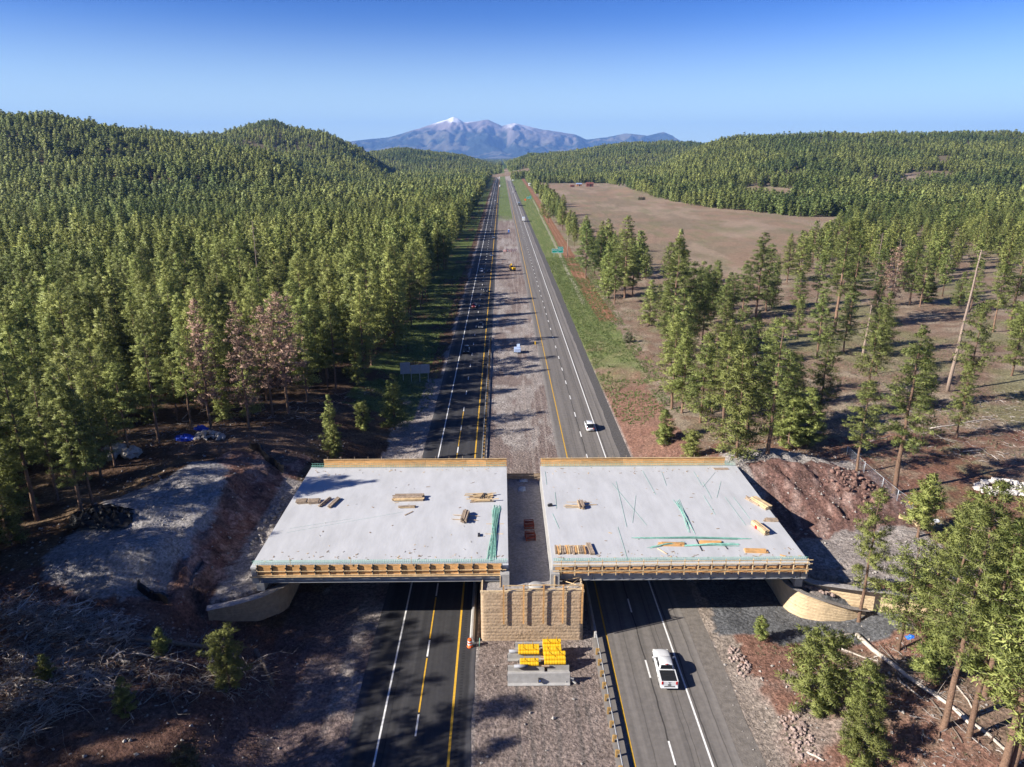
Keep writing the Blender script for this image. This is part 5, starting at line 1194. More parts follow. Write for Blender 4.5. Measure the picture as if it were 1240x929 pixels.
def sect(y, prof):                                # prof: list of (half width, z) from bottom to top centre
    L = [(-w, y, z) for w, z in prof]; return L + [(w, y, z) for w, z in prof[::-1]]
def pickup(label, loc, col, rz=0):
    e = thing('pickup_truck', label, 'pickup truck', loc, rz); W = 1.0
    B = MB(); rg = []
    for y, top, w, b in ((2.96, .80, .55, .52), (2.90, .96, .74, .46), (2.72, 1.04, .87, .42), (2.35, 1.10, .96, .40), (1.35, 1.17, 1.0, .38), (1.0, 1.18, 1.0, .38), (0, 1.19, 1.0, .38), (-.98, 1.19, 1.0, .38)):
        rg.append(sect(y, ((w * .93, b), (w, b + .22), (w * 1.0, top - .22), (w * .965, top - .06), (w * .80, top), (w * .35, top + .04 * (y > 1)))))
    B.rings(rg, col); B.obj('body', None, e)
    # bed with inner walls
    b = MB()
    for s in (-1, 1):
        b.rings([[(s * .84, y, .5), (s * 1.0, y, .42), (s * 1.0, y, 1.20), (s * .97, y, 1.29), (s * .86, y, 1.29)] for y in (-.985, -2.86)], col, True, False)
    b.box((0, -2.85, .86), (1.86, .10, .78), col, bev=.03); b.box((0, -1.03, .95), (1.7, .08, .6), col)
    b.obj('bed', None, e)
    MB().box((0, -1.95, 1.245), (1.70, 1.74, .05), BEDC, bev=.015).obj('bed_cover', None, e)
    for k in range(3): MB().box((0, -1.5 - k * .45, 1.278), (1.66, .02, .012), DARKS).obj('cover_seam', None, e)
    # cab
    c = MB(); rg = []
    for y, z, w in ((1.38, 1.20, .86), (1.16, 1.37, .84), (.62, 1.80, .74), (.40, 1.88, .71), (-.1, 1.915, .72), (-.62, 1.90, .71), (-.80, 1.86, .70), (-.97, 1.20, .80)):
        rg.append([(-.93 if z < 1.3 else -w - .12, y, 1.16), (-w - .02 * (z > 1.3), y, max(z - .10, 1.18)), (-w + .10, y, z), (w - .10, y, z), (w + .02 * (z > 1.3), y, max(z - .10, 1.18)), (.93 if z < 1.3 else w + .12, y, 1.16)])
    c.rings(rg, col); c.obj('cab', None, e)
    MB().add([(-.78, 1.20, 1.40), (.78, 1.20, 1.40), (.66, .66, 1.815), (-.66, .66, 1.815)], [[0, 1, 2, 3]], GLASS).obj('windshield', None, e)
    MB().add([(-.72, -.975, 1.33), (.72, -.975, 1.33), (.61, -.875, 1.80), (-.61, -.875, 1.80)], [[3, 2, 1, 0]], GLASS).obj('rear_window', None, e)
    MB().box((0, -.87, 1.895), (.34, .07, .045), RED).obj('brake_light', None, e)
    for s in (-1, 1):
        for y0, y1, y0t, y1t in ((1.02, .17, .58, .15), (.09, -.78, .09, -.70)):
            q = [(s * .897, y0, 1.27), (s * .897, y1, 1.27), (s * .795, y1t, 1.74), (s * .795, y0t, 1.74)]
            MB().add(q, [[0, 1, 2, 3] if s < 0 else [3, 2, 1, 0]], GLASS).obj('side_window', None, e)
        MB().box((s * 1.14, 1.0, 1.32), (.24, .12, .2), col, bev=.03).obj('side_mirror', None, e)
        MB().box((s * .80, -2.912, 1.05), (.2, .05, .40), TAIL, bev=.015).obj('tail_light', None, e)
        MB().box((s * .72, 2.84, .86), (.32, .08, .2), HEADL).obj('headlight', None, e)
        MB().box((s * .985, .1, .52), (.05, 2.2, .06), DARKS).obj('running_board', None, e)
        for y in (1.95, -1.95): wheel_to(e, s * .99, y, .40, .27)
        for y in (.62, -.40): MB().box((s * 1.006, y, 1.0), (.02, .16, .035), CHRM).obj('door_handle', None, e)
        for y in (1.95, -1.95): 
            A = MB(); n = 10; R0, R1 = .44, .50
            v = [(s * 1.008, y + q * math.cos(a), .40 + q * math.sin(a)) for q in (R0, R1) for a in np.linspace(0, math.pi, n)]
            A.add(v, [[i, i + 1, n + i + 1, n + i] for i in range(n - 1)], DARKS).obj('wheel_arch', None, e)
    MB().box((0, -2.98, .52), (1.9, .16, .2), WHT, bev=.04).obj('rear_bumper', None, e); MB().box((0, -3.0, .64), (1.2, .1, .04), DARKS).obj('bumper_step', None, e)
    MB().box((0, -2.913, .80), (.32, .02, .16), DARKS).obj('licence_plate', None, e); MB().box((0, -2.912, 1.04), (.13, .03, .10), DARKS, bev=.01).obj('tailgate_badge', None, e)
    MB().box((0, -2.908, 1.16), (.34, .02, .05), CHRM).obj('tailgate_handle', None, e)
    MB().box((0, 2.93, .52), (1.86, .18, .22), CHRM, bev=.05).obj('front_bumper', None, e); MB().box((0, 2.93, .82), (1.0, .06, .28), DARKS).obj('grille', None, e)
    return e
WP = paint('white', (.66, .67, .68))
tc = G(805, 806, 1.0)
pickup('white pickup truck with black bed cover driving away in the near right lane', (tc.x, tc.y, .0), WP, R(-2))
def car(label, loc, col, kind='sedan', rz=0, group='cars on the highway', front_lights=True):
    e = thing('car', label, {'sedan': 'car', 'suv': 'car', 'pick': 'pickup truck'}[kind], loc, rz, group); h = {'sedan': 1.42, 'suv': 1.72, 'pick': 1.8}[kind]
    rg = []
    for y, t, w in ((2.30, .55, .70), (2.2, .72, .84), (1.5, .88, .9), (.9, .95, .91), (-1.5, .98, .91), (-2.1, .96, .88), (-2.28, .72, .8)): rg.append(sect(y, ((w * .94, .25), (w, .45), (w, t - .14), (w * .9, t), (w * .4, t + .02))))
    MB().rings(rg, col).obj('body', None, e)
    P_ = {'sedan': ((1.15, .93, .80), (.45, h - .05, .62), (-.6, h, .62), (-1.15, h - .1, .60), (-1.95, .97, .76)), 'suv': ((1.2, .93, .82), (.55, h - .06, .68), (-.6, h, .68), (-1.7, h - .06, .66), (-2.2, .99, .78)), 'pick': ((1.2, .93, .82), (.6, h - .06, .68), (0, h, .68), (-.45, h - .05, .66), (-.6, .98, .8))}[kind]
    MB().rings([[(-w - .06, y, .93), (-w, y, max(z - .12, .94)), (-w + .1, y, z), (w - .1, y, z), (w, y, max(z - .12, .94)), (w + .06, y, .93)] for y, z, w in P_], GLASS).obj('glasshouse', None, e)
    q = P_[1:-1]; MB().rings([[(-w + .02, y, z - .03), (-w + .12, y, z + .02), (w - .12, y, z + .02), (w - .02, y, z - .03)] for y, z, w in q], col).obj('roof', None, e)
    for s in (-1, 1):
        MB().box((s * .64, 2.22, .66), (.36, .10, .15), HEADL).obj('headlight', None, e); MB().box((s * .68, -2.24, .78), (.3, .09, .16), TAIL).obj('tail_light', None, e)
        for y in (1.4, -1.4): wheel_to(e, s * .92, y, .33, .2)
    return e
BLK, GRY, REDP, BLU, SIL = paint('black', (.02, .02, .024)), paint('dark_grey', (.08, .085, .09)), paint('dark_red', (.16, .02, .02)), paint('blue_grey', (.07, .10, .18)), paint('silver', (.42, .43, .45))
for x, y, col, kd, lab in ((565, 423, BLK, 'suv', 'black car with lit front in the left lanes, nearest beyond the bridge'), (582, 394, GRY, 'pick', 'dark pickup towing a small load, second from the bridge in the left lanes'), (574, 369.5, REDP, 'sedan', 'dark red car near the outer edge line of the left lanes'), (588, 351, BLK, 'pick', 'black pickup near the yellow line left of the gravel median'),
    (583, 327, WP, 'suv', 'white car in the outer left lane level with the excavated median'), (592.5, 327.5, BLK, 'sedan', 'black car beside the white one'), (595, 308, BLU, 'suv', 'blue grey car below the orange barricades on the left roadway'), (598, 286.5, BLU, 'suv', 'dark blue car by the yellow line beyond the barricades'), (594.5, 274, BLK, 'sedan', 'small dark car in the outer left lane beyond the blue one'),
    (598, 253.5, GRY, 'sedan', 'tiny dark grey car on the distant left roadway'), (602.5, 246.5, BLK, 'suv', 'tiny black car by the distant yellow line'), (599.7, 242, SIL, 'sedan', 'tiny silver car on the distant left roadway')):
    p = G(x, y + 1, .5); car(lab, (p.x, p.y, 0), col, kd, R(180))
for x, y, col, kd, lab in ((713.5, 515, WP, 'suv', 'white car driving away in the right lane just beyond the bridge'), (621, 231.5, WP, 'sedan', 'tiny white car on the distant right roadway'), (624.2, 231, BLK, 'suv', 'tiny black car beside the white one on the distant right roadway'), (619.8, 224, GRY, 'sedan', 'tiny dark car left in the farthest pair'), (622.8, 225.2, BLK, 'suv', 'tiny dark car right in the farthest pair')):
    p = G(x, y + 1, .5); car(lab, (p.x, p.y, 0), col, kd, R(0))
def box_truck(label, loc, col, rz, L=9.5, cab=None):
    e = thing('box_truck', label, 'truck', loc, rz, 'trucks on the highway')
    MB().box((0, -1.2, 2.35), (2.5, L - 2.2, 2.9), col, bev=.05).obj('cargo_box', None, e); MB().box((0, -.6, .8), (1.2, L - 1.5, .3), DARKS).obj('chassis', None, e)
    MB().rings([[(-1.1, y, .6), (-1.15, y, z * .6), (-1.0, y, z), (1.0, y, z), (1.15, y, z * .6), (1.1, y, .6)] for y, z in ((L / 2 - 2.2, 2.7), (L / 2 - 1.0, 2.6), (L / 2 - .4, 1.7), (L / 2 + .3, 1.4), (L / 2 + .5, .9))], cab or col).obj('cab', None, e)
    MB().add([(-.95, L / 2 - .42, 1.8), (.95, L / 2 - .42, 1.8), (.9, L / 2 - .93, 2.5), (-.9, L / 2 - .93, 2.5)], [[0, 1, 2, 3]], GLASS).obj('windshield', None, e)
    for s in (-1, 1):
        for y in (L / 2 - .8, -L / 2 + 1.3, -L / 2 + .4 + 1.9): wheel_to(e, s * 1.15, y, .5, .3)
    return e
for x, y, h, col, cabc, rz, L, lab in ((633.8, 268, 0, WP, WP, 0, 10, 'white box truck on the right roadway with a long shadow'), (628.4, 249, 0, GRY, BLU, 0, 14, 'grey truck with blue cab far up the right roadway'), (604.8, 216, 0, WP, WP, R(180), 13, 'white truck at the far end of the left roadway'), (605.2, 226.5, 0, WP, WP, R(180), 9, 'smaller white truck coming down the far left roadway'), (621, 219.5, 0, WP, BLU, 0, 13, 'white truck at the far end of the right roadway')):
    p = G(x, y, 0); box_truck(lab, (p.x, p.y, 0), col, rz, L, cabc)

# ---------------------------------------------------------------- signs, pole, barricades
SGN = mat('sign_green', (.0, .26, .20), .5, .05); SGB = mat('sign_back_aluminium', (.42, .44, .48), .5, .12, 2, metal=.25)
def green_sign(label, x, y, W, H_, tabw, words=True, elev=2.2):
    p = G(x, y, 0); e = thing('highway_sign', label, 'road sign', (p.x, p.y, 0), 0, 'green highway signs')
    MB().box((0, 0, elev + H_ / 2), (W, .08, H_), SGN).obj('sign_panel', None, e)
    MB().box((W / 2 - tabw / 2, .0, elev + H_ + .62), (tabw, .08, 1.2), SGN).obj('exit_tab', None, e)
    for s in (-.3, .3): MB().box((W * s, .12, (elev + H_) / 2), (.2, .14, elev + H_), GALV).obj('post', None, e)
    t = .14
    for a, b, c_, d_ in ((0, elev + .12, W - .2, t), (0, elev + H_ - .12, W - .2, t), (-W / 2 + .12, elev + H_ / 2, t, H_ - .3), (W / 2 - .12, elev + H_ / 2, t, H_ - .3)): MB().box((a, -.055, b), (c_, .02, d_), WHT).obj('sign_border', None, e)
    if words:                                     # the wording is not legible in the photograph: rows of worn letter strokes
        r = random.Random(3); L_ = MB()
        for x0, n, z, hh in ((-W / 2 + .6, 7, elev + H_ * .66, .62), (W / 2 - W * .42, 5, elev + H_ * .66, .55), (-.4, 3, elev + H_ * .25, .5), (W / 2 - tabw + .5, 6, elev + H_ + .6, .45)):
            for k in range(n):
                xx = x0 + k * .42; L_.box((xx, -.06, z), (.10, .02, hh), WHT)
                L_.box((xx + .14, -.06, z + r.choice((-.5, 0, .5)) * (hh - .1)), (.2, .02, .10), WHT)
        tag(L_.obj('lettering', None, e), kind='stuff')
    return e
green_sign('nearest green highway sign on the right verge with an exit tab', 675, 311, 6.8, 2.5, 3.2)
green_sign('second green highway sign farther up the right verge', 640.5, 243, 6.5, 2.6, 3.0, True, 2.5)
green_sign('farthest green highway sign on the right verge', 627.3, 215.5, 9, 3.4, 3.5, False, 3.5)
p = G(636, 244.5, 0); e = thing('orange_sign', 'orange construction sign left of the second green sign', 'road sign', (p.x, p.y, 0)); MB().box((0, 0, 2.8), (2.2, .08, 2.2), ORG, ry=R(45)).obj('sign_panel', None, e); MB().box((0, .1, 1.2), (.12, .1, 2.4), GALV).obj('post', None, e)
p = P(503, 462); e = thing('roadside_sign_panels', 'backs of three grey sign panels on posts left of the highway', 'sign', (p.x, p.y, p.z), R(8))
for x, w, h_, z in ((-2.5, 2.6, 3.1, 3.75), (.15, 2.5, 2.4, 3.35), (2.65, 2.4, 2.4, 3.35)): MB().box((x, 0, z), (w, .06, h_), SGB).obj('sign_back', None, e)
for x in (-3.1, -1.0, 1.2, 3.4): MB().box((x, .1, 2.1), (.14, .12, 4.6), GALV).obj('post', None, e)
p = P(687, 311); e = thing('utility_pole', 'grey wooden utility pole beside the nearest green sign', 'utility pole', p)
MB().tube([(0, 0, -.5), (.1, 0, 10.8)], [.3, .2], SNAGW, 8).obj('pole', None, e); MB().box((.1, 0, 10.0), (2.6, .14, .16), LUMG).obj('crossarm', None, e)
for s in (-1.1, 0, 1.1): MB().tube([(.1 + s, 0, 10.05), (.1 + s, 0, 10.35)], .07, WHT, 6).obj('insulator', None, e)
p2 = G(661, 262, 0); e2 = dup(e, (p2.x, p2.y, 0), 0, 'second utility pole farther along the dirt track behind the first')
for k, x in enumerate((611, 614.5, 617, 619.5, 622, 624)):
    p = G(x, 305.5 - (k % 2) * 1.4, 0); e = thing('barricade', f'{("leftmost", "second from left", "third from left", "third from right", "second from right", "rightmost")[k]} orange and white barricade across the gravel median', 'barricade', (p.x, p.y, 0), R(6 * k), 'orange barricades in the median')
    for z in (.5, .95, 1.35):
        for q in range(6): MB().box((-.85 + q * .34, -.05, z), (.33, .04, .24), ORG if q % 2 else WHT).obj('rail_stripe', None, e)
    for s in (-.8, .8): MB().box((s, 0, .75), (.07, .07, 1.5), GALV).obj('leg', None, e); MB().box((s, 0, .04), (.07, 1.1, .07), GALV).obj('foot', None, e)
def toilet(label, x, y):
    p = G(x, y, 0); e = thing('portable_toilet', label, 'portable toilet', (p.x, p.y, 0)); b = mat('blue_cabin', (.05, .13, .5), .5, .1)
    MB().box((0, 0, 1.1), (1.2, 1.2, 2.2), b, bev=.04).obj('cabin', None, e); MB().box((0, -.62, 1.05), (.75, .04, 1.8), mat('blue_door', (.08, .2, .6), .5, .1)).obj('door', None, e); MB().box((0, 0, 2.26), (1.25, 1.25, .16), WHT, taper=.8).obj('roof', None, e)
toilet('blue portable toilet in the gravel median beyond the barricades', 616, 281.5)
p = G(626.5, 427, 0); e = thing('light_trailer', 'pale blue grey equipment trailer parked in the shaded median', 'trailer', (p.x, p.y, 0)); PB = mat('pale_blue_panel', (.40, .50, .72), .5, .1)
MB().box((0, 0, .95), (2.0, 2.6, 1.1), PB, bev=.06).obj('trailer_box', None, e); MB().box((.3, .3, 2.2), (.9, .1, .9), PB, rx=R(-35)).obj('solar_panel', None, e); MB().tube([(0, .4, 1.4), (0, .4, 2.6)], .06, GALV, 6).obj('mast', None, e); MB().tube([(0, 1.3, .5), (0, 2.6, .45)], .06, GALV, 6).obj('tow_bar', None, e); MB().tube([(0, -1.2, .5), (0, -1.6, .1)], .05, GALV, 6).obj('jack', None, e)
for s in (-1, 1): wheel_to(e, s * 1.12, 0, .34, .2)
p = G(648, 419, 0); e = thing('marker_post', 'yellow marker post at the left edge of the right roadway', 'marker post', (p.x, p.y, 0)); MB().box((0, 0, .95), (.34, .1, 1.1), YEL).obj('yellow_board', None, e); MB().box((0, .08, .5), (.08, .06, 1.0), GALV).obj('post', None, e)
p = G(621, 328, 0); e = thing('excavator', 'small yellow excavator in the dug out part of the median', 'excavator', (p.x, p.y, 0), R(25))
for s in (-1, 1): MB().box((s * .8, 0, .4), (.5, 3.0, .7), DARKS, bev=.15).obj('track', None, e)
MB().box((0, -.5, 1.4), (1.9, 2.6, 1.0), YEL, bev=.12).obj('body', None, e); MB().box((-.5, .3, 2.2), (.9, 1.2, 1.2), GLASS, bev=.06).obj('cab', None, e); MB().tube([(.3, .8, 1.5), (.4, 2.6, 3.3), (.4, 4.2, 2.2), (.4, 4.4, .8)], [.22, .2, .15, .12], YEL, 6).obj('boom', None, e); MB().box((.4, 4.3, .5), (.8, .7, .6), DARKS, taper=1.2).obj('bucket', None, e)
def pile(name, label, cat, c, rx_, ry_, h, mt, n, s0, s1, seed, part='rock', group=None):
    e = thing(name, label, cat, c, 0, group); r = random.Random(seed); ms = []
    for q in range(5):
        me = MB(); g_ = random.Random(seed * 9 + q); rr = []
        for z, w in ((-.45, .45), (-.15, .95), (.2, .85), (.45, .35)): rr.append([(w * .5 * math.cos(a) * g_.uniform(.75, 1.2), w * .5 * math.sin(a) * g_.uniform(.75, 1.2), z * g_.uniform(.8, 1.1)) for a in np.linspace(0, 2 * math.pi, 6, endpoint=False)])
        ms.append(me.rings(rr, mt, True, False).mesh(part))
    for k in range(n):
        a = r.random() * 6.28; q = math.sqrt(r.random()); x, y = rx_ * q * math.cos(a), ry_ * q * math.sin(a); s = r.uniform(s0, s1)
        zz = hz(c[0] + x, c[1] + y) - c[2] + h * (1 - q) + s * .15
        o = link(part, ms[k % 5], e, (x, y, zz)); o.rotation_euler = (r.uniform(-.6, .6), r.uniform(-.6, .6), r.random() * 6.28); o.scale = (s * r.uniform(.7, 1.4), s, s * r.uniform(.6, 1))
    return e
ROCKW = mat('white_rock', (.62, .58, .54), .9, .25, 2, .4, 6); ROCKP = mat('pink_grey_rock', (.33, .25, .22), .95, .4, 2, .5, 6); ROCKG = mat('pale_grey_rock', (.38, .35, .32), .95, .35, 2, .5, 6); ROCKR = mat('red_brown_rock', (.22, .13, .105), .95, .4, 2, .5, 6)
pile('rock_pile', 'heap of white rocks at the right edge of the photo among the pines', 'rock pile', P(1216, 592), 4.2, 2.6, 1.2, ROCKW, 120, .35, 1.1, 1, group='rock piles')
pile('rock_pile', 'pale rubble heap in the shade under the left pines beside the blue tarps', 'rock pile', P(253, 530), 3.0, 1.8, 1.3, ROCKG, 110, .3, .9, 2, group='rock piles')
pile('rock_pile', 'rubble on the terrace between the two right retaining walls', 'rock pile', (40.3, 77.6, 4.0), 2.2, .75, .1, ROCKP, 50, .25, .7, 3, group='rock piles')
pile('rock_pile', 'reddish rocks along the far crest of the red dirt mound by the fence', 'rock pile', P(1036, 588), 4.5, 4.5, .1, ROCKR, 90, .3, .9, 4, group='rock piles')
pile('rock_pile', 'pale rocks along the right highway shoulder near the lone sapling', 'rock pile', P(896, 803), 1.0, 3.0, .25, ROCKP, 70, .18, .5, 5, group='rock piles')
pile('rock_pile', 'pale rocks at the toe of the red slope near the bottom edge', 'rock pile', P(968, 893), 1.4, 3.6, .2, ROCKP, 100, .15, .5, 6, group='rock piles')
pile('rock_pile', 'grey rocks at the foot of the left cut bank beside the left deck', 'rock pile', (-34.5, 95, hz(-34.5, 95)), .9, 9, .1, ROCKG, 60, .25, .8, 7, group='rock piles')
pile('rock_pile', 'small pink rocks scattered over the dark dirt below the left wall', 'rock pile', P(160, 757), 8, 3, .0, ROCKP, 130, .12, .4, 8, group='rock piles')
p = P(146, 552); o = pile('boulder_outcrop', 'large pale boulder outcrop in the shade behind the slim left pines', 'boulder', p, 3.4, 1.5, 1.5, ROCKG, 26, 1.2, 2.4, 9)
TARP = mat('blue_tarp', (.015, .07, .55), .45, .25, 3, .5, 6)
p = P(224, 532); crumple('tarp', 'larger blue tarp left of the rubble heap', 'tarp', p, 1.9, 1.2, .9, TARP, 4, 12, 'blue tarps')
p = P(243, 520); crumple('tarp', 'smaller blue tarp behind the rubble heap', 'tarp', p, 1.3, .8, .7, TARP, 5, 10, 'blue tarps')
p = P(1103, 772); crumple('tarp', 'small blue tarp on the red ground below the tan wall', 'tarp', p, .55, .35, .3, mat('bright_blue_tarp', (.03, .17, .75), .45, .2, 3), 6, 8, 'blue tarps')
p = P(1132, 631); crumple('plastic_sheet', 'white plastic scrap beside the yellow stone slabs', 'plastic sheet', p, .8, .4, .3, WHT, 7, 8)
p = P(126, 628); crumple('black_sheet', 'black plastic sheeting heaped at the left edge of the gravel pad', 'plastic sheet', p, 4.2, 2.4, 1.5, BLACKP, 8, 22)
YST = mat('yellow_stone_slab', (.55, .42, .25), .9, .25, 2, .4, 5)
e = thing('stone_slab_stack', 'stack of yellow stone slabs beside the chain link fence', 'stone slabs', P(1104, 632))
for k in range(6): MB().box((-.5 + .28 * k, .7 - .5 * k, .25 + .1 * (k % 2)), (1.9 - .1 * k, .7, .45), YST, rz=R(-28 + 5 * k), bev=.06).obj('stone_slab', None, e)
p = P(1110, 609); crumple('orange_cover', 'yellow and white cover lying at the end of the chain link fence', 'cover', p, 1.3, .6, .4, mat('yellow_orange_cover', (.75, .36, .03), .6, .3), 9, 8)
# silt fences
def silt(label, pts, h):
    q = [P(*a) for a in pts]; o = q[0]; m = MB(); vs = []
    n = 16; cum = np.linspace(0, len(q) - 1, n); 
    for t in cum:
        i = min(int(t), len(q) - 2); w = q[i].lerp(q[i + 1], t - i); w.z = hz(w.x, w.y); sg = random.uniform(-.12, .12)
        vs += [(w.x - o.x, w.y - o.y, w.z - o.z - .1), (w.x - o.x + .15 + sg, w.y - o.y - .1, w.z - o.z + h + sg), (w.x - o.x + .25 + sg, w.y - o.y + .25, w.z - o.z + h + sg)]
    m.add(vs, [[3 * i + k, 3 * i + 3 + k, 3 * i + 4 + k, 3 * i + 1 + k] for i in range(n - 1) for k in (0, 1)], BLACKP); b = m.obj('silt_fence', None, None, o); return tag(b, label, 'silt fence', 'black silt fences')
silt('black silt fence running down the far end of the left cut bank', ((302, 543), (318, 553), (334, 567), (343, 573)), 1.3)
silt('black silt fence at the near end of the left cut bank', ((166, 713), (178, 722), (190, 728), (204, 732)), 1.1)
# chain link fence
FW = mat('chain_link_wire', (.40, .43, .47), .5, .2, metal=.4)
q = [P(1025, 552), P(1046, 573), P(1068, 592), P(1086, 607), P(1104, 620)]; e = thing('chain_link_fence', 'grey chain link fence behind the red dirt mound', 'fence', q[0])
for i, a in enumerate(q):
    MB().tube([(0, 0, -.2), (0, 0, 1.9)], .05, FW, 6).obj('post', None, e, a - q[0])
    if i < len(q) - 1:
        b = q[i + 1]; MB().tube([a - q[0] + Vector((0, 0, 1.85)), b - q[0] + Vector((0, 0, 1.85))], .03, FW, 5).obj('top_rail', None, e); w = MB(); D = b - a; n = int(D.length / .28)
        for k in range(n):
            for s in (0, 1):
                t0 = k / n; t1 = min(1, t0 + 1.8 / D.length); u, v = (t0, t1) if s else (t1, t0)
                w.tube([a - q[0] + D * u + Vector((0, 0, .05)), a - q[0] + D * v + Vector((0, 0, 1.82))], .007, FW, 3, False, False)
        tag(w.obj('wire_mesh', None, e), kind='stuff')
# ---------------------------------------------------------------- felled logs and slash
def log(label, a, b, r0, r1, m, seed, twigs=0, name='log', lift=.0, group='felled logs'):
    A, B_ = P(*a), P(*b); r = random.Random(seed); e = thing(name, label, 'log', A, 0, group); D = B_ - A; pts = []; n = 7
    for i in range(n):
        t = i / (n - 1); q = A.lerp(B_, t); q.z = max(hz(q.x, q.y), A.z + D.z * t - .2) + r0 * .8 + lift; q += Vector((r.uniform(-.08, .08), r.uniform(-.08, .08), 0)); pts.append(q - A)
    MB().tube(pts, [r0 + (r1 - r0) * i / (n - 1) for i in range(n)], m, 8).obj('trunk', None, e)
    if twigs:
        w = MB()
        for k in range(twigs):
            t = r.uniform(.25, 1); i = min(int(t * (n - 1)), n - 2); q = pts[i].lerp(pts[i + 1], t * (n - 1) - i); d_ = D.normalized() * r.uniform(.2, 1) + Vector((r.uniform(-1, 1), r.uniform(-1, 1), r.uniform(.0, .8)))
            L_ = r.uniform(.5, 1.8); w.tube([q, q + d_ * L_ * .5 + Vector((0, 0, .1)), q + d_ * L_], [.04, .025, .008], m, 3, False)
        tag(w.obj('branches', None, e), kind='stuff')
LOGG = mat('bleached_log', (.50, .44, .38), .9, .3, 4, .5, 10); LOGD = mat('brown_log', (.20, .16, .13), .95, .35, 4, .5, 10)
for k, a in enumerate((((1037, 771), (1180, 885), .30, .16, LOGG, 'longest pale log lying diagonally through the right foreground'), ((1015, 785), (1062, 801), .13, .08, LOGG, 'thin pale log between the bushy pines and the wall'), ((1087, 823), (1124, 850), .12, .07, LOGG, 'short thin log below the longest pale log'), ((1140, 800), (1178, 862), .12, .08, LOGG, 'log crossing the longest one near its lower end'), ((1158, 860), (1235, 925), .2, .12, LOGG, 'pale log continuing to the lower right corner'), ((1120, 845), (1165, 900), .1, .06, LOGD, 'thin brown stick behind the straight trunked pine'), ((977, 912), (997, 922), .12, .1, LOGG, 'short curved pale log piece at the bottom right of the highway'), ((1040, 540), (1078, 528), .12, .06, LOGG, 'thin pale branch on the shaded ground beyond the fence'), ((1125, 520), (1205, 508), .16, .08, LOGG, 'pale log on the open ground beyond the fence'), ((980, 775), (1035, 768), .16, .1, LOGG, 'pale log at the top of the red slope below the wall'))):
    log(a[5], a[0], a[1], a[2], a[3], a[4], k, 6 if k in (0, 4, 7, 8) else 0)
for k, a in enumerate((((158, 776), (252, 786), .32, .2, LOGD, 'thick felled log behind the round sunlit pine'), ((122, 786), (222, 804), .18, .1, LOGG, 'pale felled log right across the middle of the slash heap'), ((310, 788), (332, 830), .25, .2, LOGD, 'thick short log right of the round sunlit pine'), ((112, 800), (162, 872), .10, .05, LOGG, 'thin pale stem leaning over the small sunlit pine'), ((40, 822), (2, 898), .2, .12, LOGG, 'pale log at the left edge in the slash heap'), ((48, 862), (22, 900), .26, .2, LOGG, 'short thick sawn log near the lower left corner'), ((95, 812), (145, 838), .15, .08, LOGG, 'weathered branch below the middle pale log'), ((14, 810), (2, 850), .12, .08, LOGD, 'dark log at the very left edge'), ((128, 800), (165, 795), .14, .09, LOGD, 'dark branch behind the small sunlit pine'), ((60, 858), (112, 826), .16, .06, LOGG, 'bundled pale branches pointing at the small sunlit pine'), ((175, 816), (152, 830), .1, .05, LOGD, 'short dark stub right of the small sunlit pine'), ((45, 752), (98, 754), .12, .06, LOGG, 'thin pale log at the top of the slash heap'))):
    log(a[5], a[0], a[1], a[2], a[3], a[4], 40 + k, 26)
TWIG = mat('grey_twigs', (.40, .36, .33), .9, .6, .8, 0); TWIGB = mat('brown_twigs', (.20, .13, .095), .9, .5, 3, 0)
def slash(label, poly, n, seed, name='slash_heap', h=1.6):
    r = random.Random(seed); c = P(*poly[0]); W = [P(*a) for a in poly]; b = MB(); xs = [w.x for w in W]; ys = [w.y for w in W]; k = 0; P2 = [(w.x, w.y) for w in W]
    while k < n:
        x, y = r.uniform(min(xs), max(xs)), r.uniform(min(ys), max(ys))
        if not inpoly(np.array([x]), np.array([y]), P2)[0]: continue
        k += 1; hh = h * max(0, float(fbm(np.array([x / 3.0]), np.array([y / 3.0]), 3)[0]) * 2 - .5) * r.random(); p = Vector((x, y, hz(x, y) + hh)); a = r.random() * 6.28; L_ = r.uniform(.5, 2.6) * (1 if r.random() < .9 else 1.8)
        q = p.copy(); pts = [q - c]
        for j in range(3):
            q = q + Vector((math.cos(a), math.sin(a), r.uniform(-.35, .4))) * L_ / 3; q.z = max(q.z, hz(q.x, q.y) + .03) if j == 2 else q.z; a += r.uniform(-.7, .7); pts.append(q - c)
            if r.random() < .85:
                d_ = Vector((math.cos(a + r.choice((-1, 1))), math.sin(a + r.choice((-1, 1))), r.uniform(-.2, .6))) * L_ * .3; b.tube([q - c, q - c + d_], [.016, .005], TWIG if k % 3 else TWIGB, 3, False, False)
        kk = r.choice((.7, 1, 1, 1.6, 2.4)); b.tube(pts, [.038 * kk, .028 * kk, .02 * kk, .008], TWIG if k % 3 else TWIGB, 3, False, False)
    o = b.obj(name, None, None, c); return tag(o, label, 'branch heap', None, 'stuff')
slash('grey tangled slash heap of dead branches in the lower left', ((0, 745), (35, 735), (120, 745), (170, 770), (150, 800), (110, 840), (60, 880), (0, 929)), 3300, 1, h=2.8)
slash('thin scatter of dead branches around the felled logs', ((150, 760), (330, 800), (330, 850), (170, 860), (110, 850)), 700, 2, 'branch_scatter', .5)
slash('dead branches in the open right woodland beyond the fence', ((1080, 500), (1240, 470), (1240, 560), (1100, 560)), 420, 3, 'branch_scatter', .5)
slash('dead branch litter under the left pines', ((120, 560), (300, 520), (400, 505), (470, 470), (400, 480), (250, 500), (130, 530)), 380, 4, 'branch_scatter', .6)
slash('twigs on the right slope around the logs', ((1000, 760), (1120, 780), (1240, 900), (1240, 929), (1120, 929), (1080, 860)), 260, 5, 'branch_scatter', .2)
